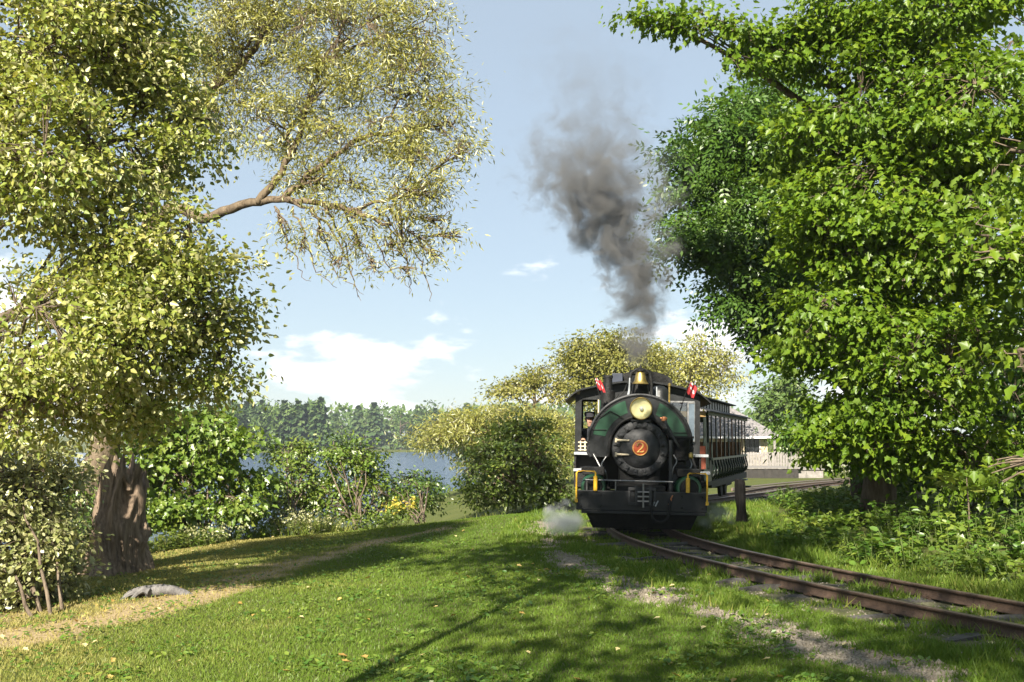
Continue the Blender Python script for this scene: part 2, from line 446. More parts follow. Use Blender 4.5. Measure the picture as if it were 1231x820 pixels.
def make_tree(name, base, top, tr, lobes, nspr, nlf, T, lsize, lm_, bm_, spray=.35, seed=1, droop=.35, flat=.45, out=.5, up=.7,
              shell=.5, limb_r=.4, sub=7, fork=.5, label=None, cat='tree', group=None, trunk=True, twig=.007, jitter=.5, crown='crown', stems=None, flare=1.35, tb=0.0, clump=13, cs=.2, hubs=None, trad=None):
    g = np.random.default_rng(seed)
    base = np.asarray(base, float); top = np.asarray(top, float)
    root = empty(name, base, 0, label, cat, group)
    segs_t = []; segs_b = []
    tp = bez(base, (base + top) / 2 + g.normal(0, .12, 3) * np.linalg.norm(top - base) * .25, top, 12); tp = wobble(tp, tr * .12, g)
    rr = tr * np.linspace(1, .32, 12); rr[0] *= flare; rr[1] *= 1 + (flare - 1) * .35
    tp[0, 2] -= .25
    segs_t.append((tp, rr))
    lv = np.array([r[1][0] * r[1][1] * r[1][2] for r in lobes]) ** .75; lv = lv / lv.sum()
    P_, D_, S_, Tn = [], [], [], []
    hubn = []
    for hp_, h0, h1 in (hubs or []):
        hp_ = wobble(catmull(hp_, 5), .03, g); hr_ = np.linspace(h0, h1, len(hp_)); segs_b.append((hp_, hr_)); hubn.append(np.c_[hp_, hr_])
    hubn = np.vstack(hubn) if hubn else None
    for (c, rad), frac in zip(lobes, lv):
        c = np.asarray(c, float); rad = np.asarray(rad, float)
        hd = np.linalg.norm((c - base)[:2])
        zs = np.clip(c[2] - fork * hd - .3, base[2] + .22 * (top[2] - base[2]), top[2] - .02)
        i = int(np.argmin(np.abs(tp[:, 2] - zs))); s0 = tp[i]
        mid = (s0 + c) / 2 + np.array([0, 0, .12 * np.linalg.norm(c - s0)])
        lp = wobble(bez(s0, mid, c, 9), .04 * rad.mean(), g)
        r0 = min(rr[i] * .8, tr * limb_r)
        if hubn is not None:
            j = int(np.argmin(np.linalg.norm(hubn[:, :3] - c, axis=1) + .6 * np.maximum(hubn[:, 2] - c[2], 0))); j = max(0, j - 3); s0 = hubn[j, :3]; r0 = min(.05, hubn[j, 3] * .7)
            lp = wobble(bez(s0, (s0 + c) / 2 + np.array([0, 0, .1 * np.linalg.norm(c - s0)]), c, 9), .05 * rad.mean(), g)
        segs_b.append((lp, np.linspace(r0, max(.018, r0 * .28), 9)))
        nodes = [lp[3:]]
        for k in range(sub):
            a = lp[g.integers(3, 9)]; dv = nrm(g.normal(0, 1, 3)); e = c + dv * rad * g.uniform(.55, .9)
            sp = wobble(bez(a, (a + e) / 2 + np.array([0, 0, .1]) * np.linalg.norm(e - a), e, 7), .03 * rad.mean(), g)
            segs_b.append((sp, np.linspace(max(.012, r0 * .3), .008, 7))); nodes.append(sp[2:])
        nodes = np.vstack(nodes)
        m = max(3, int(round(nspr * frac)))
        dv = nrm(g.normal(0, 1, (m, 3))); rr_ = (1 - shell) + shell * g.random(m) ** .6; rr_ = np.where(g.random(m) < .3, g.random(m) ** .5, rr_)
        lump = 1 + .18 * np.sin(dv[:, 0] * 5 + seed) * np.cos(dv[:, 2] * 6 + seed * 2) + g.normal(0, .05, m)
        nc = max(4, m // clump); cd = nrm(g.normal(0, 1, (nc, 3))); cc = c + cd * rad * ((1 - shell) + shell * g.random(nc) ** .5)[:, None] * (1 + g.normal(0, .1, (nc, 1)))
        ci = g.integers(0, nc, m); sp = cc[ci] + g.normal(0, 1, (m, 3)) * rad.mean() * cs * np.array([1, 1, .5])
        loose = g.random(m) < .14; sp = np.where(loose[:, None], c + dv * rad * (rr_ * lump)[:, None], sp)
        cshade = g.random(nc)
        dd = ((sp[:, None] - nodes[None]) ** 2).sum(-1); nn = nodes[dd.argmin(1)]
        for q in range(m):
            if g.random() < twig * 100:
                mid = (nn[q] + sp[q]) / 2 + np.array([0, 0, .06])
                segs_b.append((np.stack([nn[q], mid, sp[q]]), [.009, .006, .003]))
        tdir = nrm(sp - nn) + np.array([0, 0, -.15])
        shade = .5 * g.random(m) + .5 * cshade[ci]
        for arr in (0,):
            k = nlf
            cen = np.repeat(sp, k, 0); td = np.repeat(tdir, k, 0); o_ = nrm(cen - c)
            off = g.normal(0, 1, (m * k, 3)) * spray * np.array([1, 1, flat]) + td * g.uniform(-.6, .8, (m * k, 1)) * spray
            P_.append(cen + off)
            d = nrm(off) * .6 + td * .5 + g.normal(0, jitter, (m * k, 3)); d[:, 2] -= droop
            nn_ = g.normal(0, .45, (m * k, 3)) + o_ * out; nn_[:, 2] += up
            D_.append(d); Tn.append(nn_); S_.append(np.repeat(shade, k) * .45 + g.random(m * k) * .55 + tb)
    pos = np.vstack(P_); d = np.vstack(D_); n_ = np.vstack(Tn); ti = np.clip(np.concatenate(S_), 0, 1)
    size = lsize * g.uniform(.45, 1.3, len(pos))
    loc = base
    V, Fc = leaves(T, pos - loc, d, n_, size)
    npmesh(crown, V, Fc, lm_, root, np.repeat(ti, len(T[0])), kind='stuff')
    if stems:
        segs_t = []
        for a in range(stems):
            e = np.asarray(lobes[a % len(lobes)][0], float) + g.normal(0, .15, 3)
            b0 = base + np.array([g.normal(0, .12), g.normal(0, .12), -.1])
            segs_t.append((wobble(bez(b0, (b0 + e) / 2 + np.array([0, 0, .25]), e, 6), .03, g), np.linspace(tr, tr * .35, 6)))
    V, Fc = tubes(segs_t, 9 if not stems else 5); npmesh('trunk' if not stems else 'stem', V - loc, Fc, bm_, root, smooth=True)
    V, Fc = tubes(segs_b, 5); npmesh('branches', V - loc, Fc, bm_, root, smooth=True, kind='stuff')
    return root

def lobe(px, py, d, rpx, rpy=None, rd=None):
    """a crown lobe from its place in the picture and its distance, radii in metres from pixels"""
    k = d / F; rpy = rpy or rpx
    return (P(px, py, d), (rpx * k, rd if rd else (rpx + rpy) / 2 * k, rpy * k))

# bark with furrows
def barkmat(name, c1, c2, sc=9, stretch=.22, bump=.9):
    m = bpy.data.materials.new(name); m.use_nodes = True; nt = m.node_tree; b = nt.nodes['Principled BSDF']; b.inputs['Roughness'].default_value = .9; b.inputs['Specular IOR Level'].default_value = .15
    t = nt.nodes.new('ShaderNodeTexCoord'); mp = nt.nodes.new('ShaderNodeMapping'); mp.inputs['Scale'].default_value = (1, 1, stretch); nt.links.new(t.outputs['Object'], mp.inputs[0])
    n = nt.nodes.new('ShaderNodeTexNoise'); n.inputs['Scale'].default_value = sc; n.inputs['Detail'].default_value = 8; n.inputs['Roughness'].default_value = .7; nt.links.new(mp.outputs[0], n.inputs['Vector'])
    r = nt.nodes.new('ShaderNodeValToRGB'); r.color_ramp.elements[0].position = .35; r.color_ramp.elements[0].color = (*c1, 1); r.color_ramp.elements[1].position = .65; r.color_ramp.elements[1].color = (*c2, 1)
    nt.links.new(n.outputs[0], r.inputs[0]); nt.links.new(r.outputs[0], b.inputs['Base Color'])
    bp = nt.nodes.new('ShaderNodeBump'); bp.inputs['Strength'].default_value = bump; bp.inputs['Distance'].default_value = .05; nt.links.new(n.outputs[0], bp.inputs['Height']); nt.links.new(bp.outputs[0], b.inputs['Normal'])
    return m
BARK = barkmat('bark_grey_brown', (.07, .052, .038), (.19, .15, .11))
BARKW = barkmat('bark_willow', (.06, .045, .03), (.20, .155, .105))
BARKS = barkmat('bark_stump', (.085, .062, .045), (.30, .225, .16), 16, .14, 1.0)
M_LMAPLE = leafmat('leaf_silver_maple', (.12, .185, .027), (.235, .27, .046), (.41, .365, .12), under=(.48, .47, .25), trans=.33, gloss=.035)
M_RMAPLE = leafmat('leaf_sugar_maple', (.07, .14, .012), (.125, .21, .016), (.22, .285, .022), under=(.14, .21, .035), trans=.46, gloss=.014)
M_ASH = leafmat('leaf_ash', (.042, .095, .014), (.068, .14, .018), (.12, .19, .026), trans=.36, gloss=.035)
M_WILLOW = leafmat('leaf_willow', (.16, .18, .032), (.26, .26, .052), (.39, .36, .09), under=(.31, .32, .13), trans=.38, gloss=.05)
M_GOLD = leafmat('leaf_golden', (.13, .145, .028), (.215, .21, .045), (.34, .30, .085), trans=.38, gloss=.03)
M_SHRUB = leafmat('leaf_shrub', (.075, .135, .018), (.14, .205, .026), (.25, .29, .05), under=(.22, .26, .09), trans=.36, gloss=.05)
M_DSHRUB = leafmat('leaf_dark_shrub', (.06, .125, .018), (.11, .185, .026), (.20, .25, .04), trans=.36, gloss=.06)
M_PALE = leafmat('leaf_pale_bush', (.13, .17, .045), (.24, .26, .085), (.42, .40, .20), under=(.44, .43, .24), trans=.3, gloss=.06)
M_YOUNG = leafmat('leaf_young_maple', (.085, .16, .018), (.14, .22, .025), (.25, .28, .05), trans=.42, gloss=.05)
M_WEED = leafmat('leaf_weed', (.055, .13, .017), (.105, .195, .024), (.21, .27, .04), trans=.4, gloss=.04)
M_FAR = leafmat('leaf_far_broad', (.06, .11, .028), (.10, .155, .038), (.16, .21, .055), trans=.3, gloss=.02)
M_PINE = leafmat('needle_pine', (.04, .075, .03), (.065, .105, .038), (.10, .14, .05), trans=.2, gloss=.02)

# ------------------------------------------------------------------ railway line
STEEL = mat('rusty_rail', (.075, .047, .032), .75, .3, .35, 14, .4)
POLISH = mat('rail_head', (.30, .22, .17), .42, .8, .25, 20)
TIE = mat('sleeper_timber', (.022, .021, .020), .9, 0, .5, 9, .8, 30, col2=(.085, .078, .07))
def rail_mesh(off, y0, y1, loc):
    yy = np.linspace(y0, y1, int((y1 - y0) / .35) + 1); m = trk_slope(yy); nrmx = 1 / np.sqrt(1 + m * m)
    cxl = trk_x(yy) + off * nrmx; cyl_ = yy - off * nrmx * m; z = rail_z(yy)
    prof = [(-.055, -.13), (.055, -.13), (.055, -.118), (.012, -.105), (.012, -.034), (.032, -.026), (.032, -.004), (.026, 0), (-.026, 0), (-.032, -.004), (-.032, -.026), (-.012, -.034), (-.012, -.105), (-.055, -.118)]
    k = len(prof); V = []
    for (u, w) in prof: V.append(np.stack([cxl + u * nrmx, cyl_ - u * nrmx * m, z + w], 1))
    V = np.stack(V, 1).reshape(-1, 3) - loc; n = len(yy)
    i = np.arange(n - 1)[:, None] * k; j = np.arange(k)[None]; j2 = (j + 1) % k
    return V, np.stack([i + j, i + j2, i + k + j2, i + k + j], -1).reshape(-1, 4)
trk = empty('railway_track', (trk_x(12), 12, -.15), 0, 'curved narrow gauge track of rusty rails on old sleepers in grass', 'railway track')
tl = np.array(trk.location)
for off in (-.535, .535):
    V, Fc = rail_mesh(off, 1.5, 62, tl)
    o = npmesh('rail', V, Fc, STEEL, trk)
    o.data.materials.append(POLISH)
    mi = np.zeros(len(Fc), np.int32); mi.reshape(-1, 14)[:, 6:9] = 1; o.data.polygons.foreach_set('material_index', mi)
# sleepers: a few shared, chipped timber shapes
g = np.random.default_rng(5)
tie_me = []
for k in range(5):
    m = MB(); n = 7
    vs = []; L = 1.0
    for i in range(n):
        x = -L + 2 * L * i / (n - 1); w = .1 * g.uniform(.85, 1.05); h = .085 * g.uniform(.7, 1.1)
        if i in (0, n - 1): w *= g.uniform(.7, .95); h *= g.uniform(.55, .9); x *= g.uniform(.96, 1.03)
        vs += [(x, -w, -.1), (x, w, -.1), (x, w * .93, h + g.normal(0, .008)), (x, -w * .93, h + g.normal(0, .008))]
    fs = [(0, 1, 2, 3), tuple(range(4 * n - 4, 4 * n))[::-1]]
    for i in range(n - 1):
        for j in range(4): fs.append((i * 4 + j, i * 4 + 4 + j, i * 4 + 4 + (j + 1) % 4, i * 4 + (j + 1) % 4))
    o = m.add(vs, fs).build('sleeper', TIE); tie_me.append(o.data); bpy.data.objects.remove(o)
y = 3.0; k = 0
while y < 60:
    m = float(trk_slope(y)); x = float(trk_x(y))
    o = bpy.data.objects.new('sleeper', tie_me[k % 5]); C.objects.link(o); o.parent = trk
    o.location = np.array([x + g.normal(0, .03) - .04, y, float(rail_z(y)) - .20 + g.uniform(-.02, .012)]) - tl
    o.rotation_euler = (g.normal(0, .03), g.normal(0, .012), -math.atan(m) + g.normal(0, .035))
    k += 1; y += (.66 + g.uniform(-.05, .05)) / math.sqrt(1 + m * m)
# spikes and plates under the rails where they show largest
sp = MB().box((0, 0, 0), (.16, .12, .012)).box((.075, .03, .02), (.03, .02, .035)).box((-.075, -.03, .02), (.03, .02, .035)).build('tie_plate', STEEL, trk)
spm = sp.data; bpy.data.objects.remove(sp)
for t in [c for c in C.objects if c.parent == trk and c.name.startswith('sleeper')]:
    w = np.array(t.location) + tl
    if w[1] < 18:
        for off in (-.535, .535):
            m = float(trk_slope(w[1])); c_ = 1 / math.sqrt(1 + m * m)
            o = bpy.data.objects.new('tie_plate', spm); C.objects.link(o); o.parent = trk
            o.location = np.array([float(trk_x(w[1])) + off * c_, w[1] - off * c_ * m, -.132]) - tl; o.rotation_euler = (0, 0, -math.atan(m))

# ------------------------------------------------------------------ trees
def gb(px, py): p = G(px, py); return p
def on(x, y): return np.array([x, y, gz(x, y)])
def tree_set(pts): return [lobe(*p) for p in pts]

# left: silver maple, its bole just outside the picture
b0 = on(-8.0, 13.8)
make_tree('silver_maple', b0, b0 + np.array([.3, .2, 9.5]), .3, tree_set([
    (95, 60, 13, 115, 80), (190, 150, 13.6, 68, 70), (60, 200, 12.5, 105, 90), (160, 290, 13, 95, 62), (235, 350, 13, 66, 52), (100, 400, 12.5, 115, 80),
    (225, 435, 13.5, 58, 42), (130, 480, 13.8, 80, 45), (30, 485, 12.8, 70, 45), (180, 50, 14, 62, 65), (255, 395, 13.3, 36, 36), (-110, 120, 13, 110, 130), (60, -60, 13, 120, 70)]),
    3600, 21, OVALW, .078, M_LMAPLE, BARK, spray=.19, seed=11, droop=.15, out=.35, up=.4, jitter=.7, shell=.6, sub=9, clump=10, cs=.17,
    label='tall leafy maple with pale wind-blown leaves on the lake side of the lawn', cat='tree')

# willow leaning out over the lawn
b0 = on(-9.4, 23)
def pl(*q): return [P(*k) for k in q]
make_tree('willow', b0, P(185, 215, 21.8), .42, tree_set([
    (300, 50, 20.8, 80, 50), (420, 45, 20, 85, 50), (500, 105, 20, 55, 52), (445, 165, 20, 80, 34), (345, 150, 20.5, 60, 40), 
    (500, 220, 19.5, 38, 45), (260, 110, 21, 60, 65), (505, 35, 20, 45, 36), (340, -20, 20.5, 130, 45), (545, 150, 19.8, 22, 34), (390, 215, 20, 60, 28), (395, 100, 20.2, 60, 36), (560, 180, 19.6, 12, 14)] + [(a_, b_, 19.8 - .1 * (i_ % 4), c_, c_ * .75) for i_, (a_, b_, c_) in enumerate(((340, 275, 18), (362, 300, 15), (385, 285, 20), (405, 315, 14), (430, 295, 21), (448, 322, 13), (470, 300, 21), (492, 324, 13), (505, 290, 21), (526, 308, 13), (530, 265, 21), (548, 284, 12), (430, 262, 20), (480, 255, 24), (395, 255, 18), (515, 235, 24)))]),
    2500, 22, NARROW, .118, M_WILLOW, BARKW, spray=.2, seed=21, droop=.25, out=.3, up=.4, jitter=.8, shell=.45, sub=13, limb_r=.5, clump=7, cs=.2, twig=.008,
    hubs=[(pl((175, 330, 22.2), (200, 250, 21.6), (245, 262, 21), (300, 245, 20.5), (345, 240, 20.2), (410, 250, 19.9), (470, 270, 19.6)), .145, .03), (pl((310, 243, 20.4), (345, 195, 20.4), (365, 140, 20.4), (385, 80, 20.3), (420, 20, 20.2)), .085, .025),
          (pl((195, 240, 21.6), (205, 175, 21.4), (250, 115, 21), (300, 70, 20.8), (330, 10, 20.6)), .17, .04), (pl((340, 240, 20.2), (390, 195, 20), (450, 165, 20), (530, 150, 19.8)), .075, .02), (pl((345, 242, 20.2), (385, 262, 20), (410, 300, 19.8), (425, 335, 19.7)), .035, .008), (pl((420, 252, 19.9), (470, 240, 19.6), (530, 215, 19.5)), .04, .012)]
    + [(pl((a_, 248, 20), (a_ + 14 + k_ * 2, 285 + k_ % 3 * 4, 19.9), (a_ + 26 + k_ * 3, 318 + k_ % 4 * 6, 19.8), (a_ + 44 + k_ % 3 * 9, 338 + k_ % 4 * 8, 19.7)), .022, .004) for k_, a_ in enumerate((330, 352, 375, 390, 410, 430, 448, 465))],
    label='big spreading willow with thin golden leaves reaching over the lawn', cat='tree', flare=1.5, tb=.05)

# young maple and shrubs along the top of the lake bank
b0 = gb(228, 652)
make_tree('young_maple', b0 + np.array([0, .8, -.2]), P(238, 520, 24.5), .05, tree_set([(215, 570, 23.8, 52, 58), (258, 545, 24.2, 42, 55), (190, 610, 23.6, 36, 38), (280, 600, 24.2, 32, 40), (232, 505, 24.5, 42, 30), (175, 540, 24, 40, 50)]),
    700, 12, MAPLE, .14, M_YOUNG, BARK, spray=.2, seed=31, label='bright green young maple beside the broken stump', cat='tree', stems=5)
def shrub(name, base, lobes, n, k, T, ls, m, seed, label, group=None, cat='shrub', st=5, **kw):
    return make_tree(name, base, np.asarray(lobes[0][0]), .028, lobes, n, k, T, ls, m, BARK, spray=kw.pop('spray', .15), seed=seed, label=label, cat=cat, group=group, stems=st, crown='foliage', **kw)
shrub('pale_bush', gb(45, 738), tree_set([(22, 645, 14.6, 62, 58), (62, 590, 15.4, 44, 42), (5, 700, 14.2, 45, 40), (48, 690, 15, 40, 42), (10, 590, 14.6, 55, 50), (-50, 650, 14, 60, 90), (58, 715, 15, 30, 22), (20, 728, 14.5, 35, 18), (52, 640, 15.2, 42, 45), (30, 555, 15.6, 75, 42), (-40, 560, 15, 50, 50)]),
      1750, 12, OVAL, .085, M_PALE, 41, 'pale silvery bush with small leaves at the foot of the maple', spray=.15, out=.4, up=.4, jitter=.7)
shrub('bank_shrub', gb(345, 641) + np.array([0, .6, -.1]), tree_set([(352, 575, 27.2, 32, 40), (330, 608, 26.8, 30, 30), (372, 605, 27, 28, 32), (345, 545, 27.2, 16, 24), (368, 552, 27.2, 14, 22)]), 520, 12, OVAL, .10, M_SHRUB, 51,
      'dark olive shrub with upright shoots between lawn and lake')
shrub('bank_shrub', gb(425, 634) + np.array([0, .6, -.1]), tree_set([(425, 575, 27.2, 36, 42), (400, 605, 26.8, 28, 28), (448, 605, 27, 26, 30), (408, 548, 27.2, 16, 24), (438, 552, 27.2, 16, 20)]), 560, 12, OVAL, .10, M_YOUNG, 52,
      'yellow-green shrub touched by sun between lawn and lake')
shrub('bank_shrub', gb(502, 618) + np.array([0, .8, -.1]), tree_set([(505, 588, 28, 28, 24), (480, 600, 27.6, 24, 16)]), 300, 12, OVAL, .085, M_DSHRUB, 53,
      'low dark green shrub beside the yellow goldenrod')
shrub('round_bush', gb(622, 611) + np.array([0, .9, -.1]), tree_set([(620, 562, 27.4, 58, 46), (585, 583, 27.2, 34, 28), (656, 578, 27.4, 34, 32), (640, 535, 27.4, 30, 32), (606, 530, 27.4, 24, 32), (625, 512, 27.4, 12, 18), (668, 590, 27.6, 24, 24)]), 1050, 12, OVAL, .105, M_SHRUB, 54,
      'dense round green bush on the lawn beside the locomotive', out=.6, spray=.13)
shrub('undergrowth_bush', gb(100, 690), tree_set([(100, 650, 18.5, 26, 30), (88, 610, 19, 30, 30), (115, 600, 20.5, 30, 20)]), 260, 12, OVAL, .09, M_DSHRUB, 55,
      'dark undergrowth bush tucked against the broken stump')

# willows on the shore and behind the train
make_tree('shore_willow', on(-.9, 51), P(630, 505, 53), .3, tree_set([(560, 518, 52, 56, 22), (518, 528, 51, 26, 12), (640, 515, 53, 34, 22), (608, 502, 53, 34, 16), (660, 550, 52, 40, 30), (590, 552, 52, 38, 22), (675, 515, 53, 22, 24)]),
    1700, 14, NARROW, .26, M_WILLOW, BARKW, spray=.36, seed=61, droop=.25, jitter=.8, fork=.1, sub=8, label='low golden willow leaning over the water behind the round bush', cat='tree')
make_tree('tall_willow', on(1.4, 60), P(643, 450, 60), .2, tree_set([(622, 462, 60, 28, 14), (650, 452, 60, 14, 16), (668, 472, 60, 18, 12), (605, 470, 60, 16, 10)]),
    330, 13, OVAL, .17, M_GOLD, BARKW, spray=.32, seed=62, droop=.3, sub=7, label='thin open tree rising above the low golden willow', cat='tree')
make_tree('golden_tree', on(5.0, 64), P(735, 410, 65), .3, tree_set([(722, 420, 65, 40, 28), (700, 448, 65, 26, 24), (752, 440, 65, 36, 36), (715, 470, 65, 36, 22), (690, 430, 65, 16, 14)]),
    1500, 13, OVAL, .20, M_GOLD, BARKW, spray=.45, seed=63, tb=-.12, cs=.2, clump=8, label='yellow-green tree directly behind the smoking locomotive', cat='tree')
make_tree('golden_tree', on(10.6, 68), P(835, 425, 68), .3, tree_set([(842, 432, 68, 38, 26), (868, 448, 68, 20, 22), (805, 450, 68, 40, 28), (830, 470, 68, 40, 16), (778, 440, 68, 26, 30)]),
    1000, 12, OVAL, .19, M_WILLOW, BARKW, spray=.5, seed=64, tb=.1, cs=.2, clump=8, label='thin golden tree with bare limbs above the coach roof', cat='tree')

# right-hand wood
b0 = on(7.2, 21.6)
RK = dict(droop=.38, out=.45, up=.75, shell=.5, flat=.22, clump=10, cs=.135, jitter=.45)
make_tree('sugar_maple', b0, b0 + np.array([.6, -.3, 9.5]), .3, tree_set([
    (1055, 525, 19.8, 85, 42), (1012, 480, 20.4, 38, 36), (1010, 390, 19.6, 75, 70), (1110, 430, 18.8, 90, 75), (1045, 260, 19.5, 90, 80), (1140, 285, 18.6, 90, 80), (990, 290, 20, 45, 55),
    (1085, 130, 19.5, 100, 75), (970, 175, 20, 42, 50), (925, 60, 20, 70, 36), (1170, 140, 18.5, 90, 75), (1170, 550, 19, 65, 40), (850, 26, 20, 46, 18), (790, 24, 20, 38, 10), (1000, 30, 20, 85, 40), (1130, 10, 19, 95, 55), (1003, 540, 21, 28, 20)]),
    3800, 15, MAPLE, .128, M_RMAPLE, BARK, spray=.26, seed=71, sub=7, limb_r=.35, label='large bright green maple overhanging the track', cat='tree', **RK)
b0 = on(8.8, 27.2)
make_tree('ash_tree', b0, b0 + np.array([-.6, -.4, 10]), .26, tree_set([
    (880, 165, 26, 48, 40), (845, 205, 26, 34, 30), (848, 285, 26, 38, 28), (905, 335, 26, 50, 45), (942, 412, 26.5, 26, 32), (900, 255, 26, 50, 44), (955, 250, 27, 55, 85), (925, 120, 26, 42, 26), (815, 262, 26, 12, 12), (990, 512, 26, 22, 18)]),
    1500, 12, ASH, .42, M_ASH, BARK, spray=.33, seed=72, droop=.4, out=.5, up=.6, shell=.45, clump=9, cs=.2,
    label='dark green ash tree behind the bright maple', cat='tree')
def wlobe(x, y, z, r, rz=None): return (np.array([x, y, z], float), (r, r, rz or r * .8))
b0 = on(10.8, 13.0)
make_tree('near_maple', b0, b0 + np.array([-.3, 0, 7]), .28, [wlobe(9.2, 13.2, 4.2, 1.6), wlobe(8.6, 13.4, 6.6, 1.7), wlobe(11.5, 11.8, 6.0, 2.0), wlobe(12.2, 14.2, 7.2, 2.2), wlobe(10, 12.6, 7.8, 1.8), lobe(1190, 300, 15, 60, 50), lobe(1215, 180, 15, 55, 50), lobe(1225, 420, 14.5, 30, 40), lobe(1215, 560, 15, 40, 30)],
    1000, 13, MAPLE, .135, M_RMAPLE, BARK, spray=.3, seed=73, label='maple on the near edge of the wood, its boughs entering over the rails', cat='tree', **RK)
# the rest of the wood, mostly behind it or beside the camera; it shades the line and half the lawn
for i, (x, y, h, r, lab, nlb) in enumerate([
    (14.5, 22.5, 13, 3.2, 'maple standing deep in the shaded wood right of the line', 9), (11.5, 31.5, 12, 3.0, 'shaded maple in the wood behind the ash', 9), (17.5, 30, 14, 3.4, 'rear maple closing off the wood behind the others', 9),
    (13.0, 17.6, 9, 2.8, 'low shaded maple filling the wood between the larger trunks', 8),
    (-2.5, 4.0, 13.5, 1.9, 'tall maple beside the viewpoint shading the middle of the lawn', 9), (-3.8, -3.5, 14, 2.3, 'maple behind the viewpoint nearest the lake', 9), (.5, -5, 12, 2.5, 'maple behind the viewpoint shading the near grass', 9), (5.5, -3.5, 12, 2.5, 'maple behind the viewpoint shading the rails', 8), (-2, -10.5, 16, 2.6, 'maple farthest behind the viewpoint', 8)]):
    g = np.random.default_rng(200 + i); b0 = on(x, y)
    lb = [wlobe(x + g.normal(0, r * .55), y + g.normal(0, r * .55), h * g.uniform(.16 if y > 10 else .56, 1), r * g.uniform(.5, .75)) for _ in range(nlb)]
    make_tree('maple', b0, b0 + np.array([0, 0, h * .8]), .24 if y > 10 else .09, lb, 460 if y > 10 else (820 if y > 0 else 230), 8, OVALW, .27 if y > 10 else .24, M_RMAPLE, BARK, spray=.4, seed=80 + i, sub=4, limb_r=.4 if y > 10 else .3, label=lab, cat='tree', group='maples of the wood')
shrub('hazel_thicket', on(10.6, 25.5), tree_set([(1215, 500, 25, 45, 60), (1150, 555, 25, 50, 38), (1085, 565, 26, 45, 28), (1235, 570, 24, 40, 40), (1200, 430, 27, 50, 50)]), 700, 10, OVALW, .17, M_ASH, 56, 'dark hazel thicket filling the gap behind the maple trunk', spray=.25)
# distant conifer and haze-green trees beyond the station
make_tree('station_tree', on(27, 96), P(950, 470, 96), .3, tree_set([(945, 490, 96, 24, 34), (965, 500, 96, 20, 30), (925, 500, 96, 14, 24), (950, 460, 96, 12, 18)]), 500, 12, OVAL, .4, M_FAR, BARK, spray=.6, seed=91,
    label='soft green tree beyond the station roof', cat='tree')
make_tree('station_tree', on(24, 80), P(990, 520, 82), .2, tree_set([(960, 535, 82, 24, 20), (990, 530, 82, 24, 26), (940, 545, 82, 14, 12), (1015, 545, 80, 22, 20)]), 420, 12, OVAL, .3, M_YOUNG, BARK, spray=.5, seed=92, stems=5,
    label='sunlit yellow-green thicket beyond the platform end', cat='tree')

# ------------------------------------------------------------------ far shore, tree by tree
def conifer(name, base, h, w, seed, label, group):
    g = np.random.default_rng(seed); root = empty(name, base, 0, label, 'tree', group); base = np.asarray(base, float)
    n = 420; t = g.random(n) ** .8; z = h * (.06 + .94 * t); rad = w * (1 - t) ** .85 * g.uniform(.55, 1.05, n) * (1 + .2 * np.sin(t * 40 + seed)); a = g.random(n) * 6.283
    pos = np.stack([np.cos(a) * rad, np.sin(a) * rad, z - .12 * rad], 1); d = np.stack([np.cos(a), np.sin(a), -.35 + 0 * a], 1)
    nn = g.normal(0, .35, (n, 3)) + np.array([0, 0, .8])
    V, Fc = leaves(OVAL, pos - d * (w * .35), d, nn, w * g.uniform(.5, .9, n)); npmesh('crown', V, Fc, M_PINE, root, np.repeat(g.random(n), len(OVAL[0])), kind='stuff')
    MB().cyl((0, 0, -.6), (0, 0, h * .95), h * .014, .03, 6).build('trunk', BARK, root)
    return root
def broad(name, base, h, w, seed, label, group):
    base = np.asarray(base, float); g = np.random.default_rng(seed)
    lb = [wlobe(base[0] + g.normal(0, w * .4), base[1] + g.normal(0, w * .3), base[2] + h * g.uniform(.35, .85), w * g.uniform(.4, .6), h * .2) for _ in range(6)] + [wlobe(base[0], base[1], base[2] + h * .25, w * .7, h * .2)]
    return make_tree(name, base, base + np.array([0, 0, h * .75]), h * .018, lb, 130, 5, OVAL, h * .075, M_FAR, BARK, spray=h * .035, seed=seed, label=label, cat='tree', group=group, sub=2, twig=0)
g = np.random.default_rng(17)
px = 262; i = 0
while px < 700:
    near = px < 398
    d = g.uniform(330, 350) if near else g.uniform(428, 450)
    topy = (np.interp(px, [262, 300, 350, 375, 388, 398], [478, 484, 482, 492, 480, 495]) if near else np.interp(px, [398, 430, 460, 480, 520, 700], [500, 490, 488, 486, 492, 488])) + g.normal(0, 3)
    x = (px - CX) / F * d; bz = LAKE + .3
    h = 1.6 - (topy - HOR) / F * d - bz; con = g.random() < .55 or abs(px - 388) < 4
    if near:
        (conifer if con else broad)('pine' if con else 'shore_tree', (x, d, bz), h, h * (.24 if con else .34), 300 + i, 'dark conifer among the trees on the wooded point' if con else 'light green broad tree among the trees on the wooded point', 'trees on the wooded point')
    else:
        (conifer if con else broad)('pine' if con else 'shore_tree', (x, d, bz), h, h * (.26 if con else .36), 300 + i, 'conifer in the tree line along the farthest shore' if con else 'broad tree in the tree line along the farthest shore', 'trees along the farthest shore')
    px += g.uniform(7, 11) * (1.1 if not near else 1); i += 1
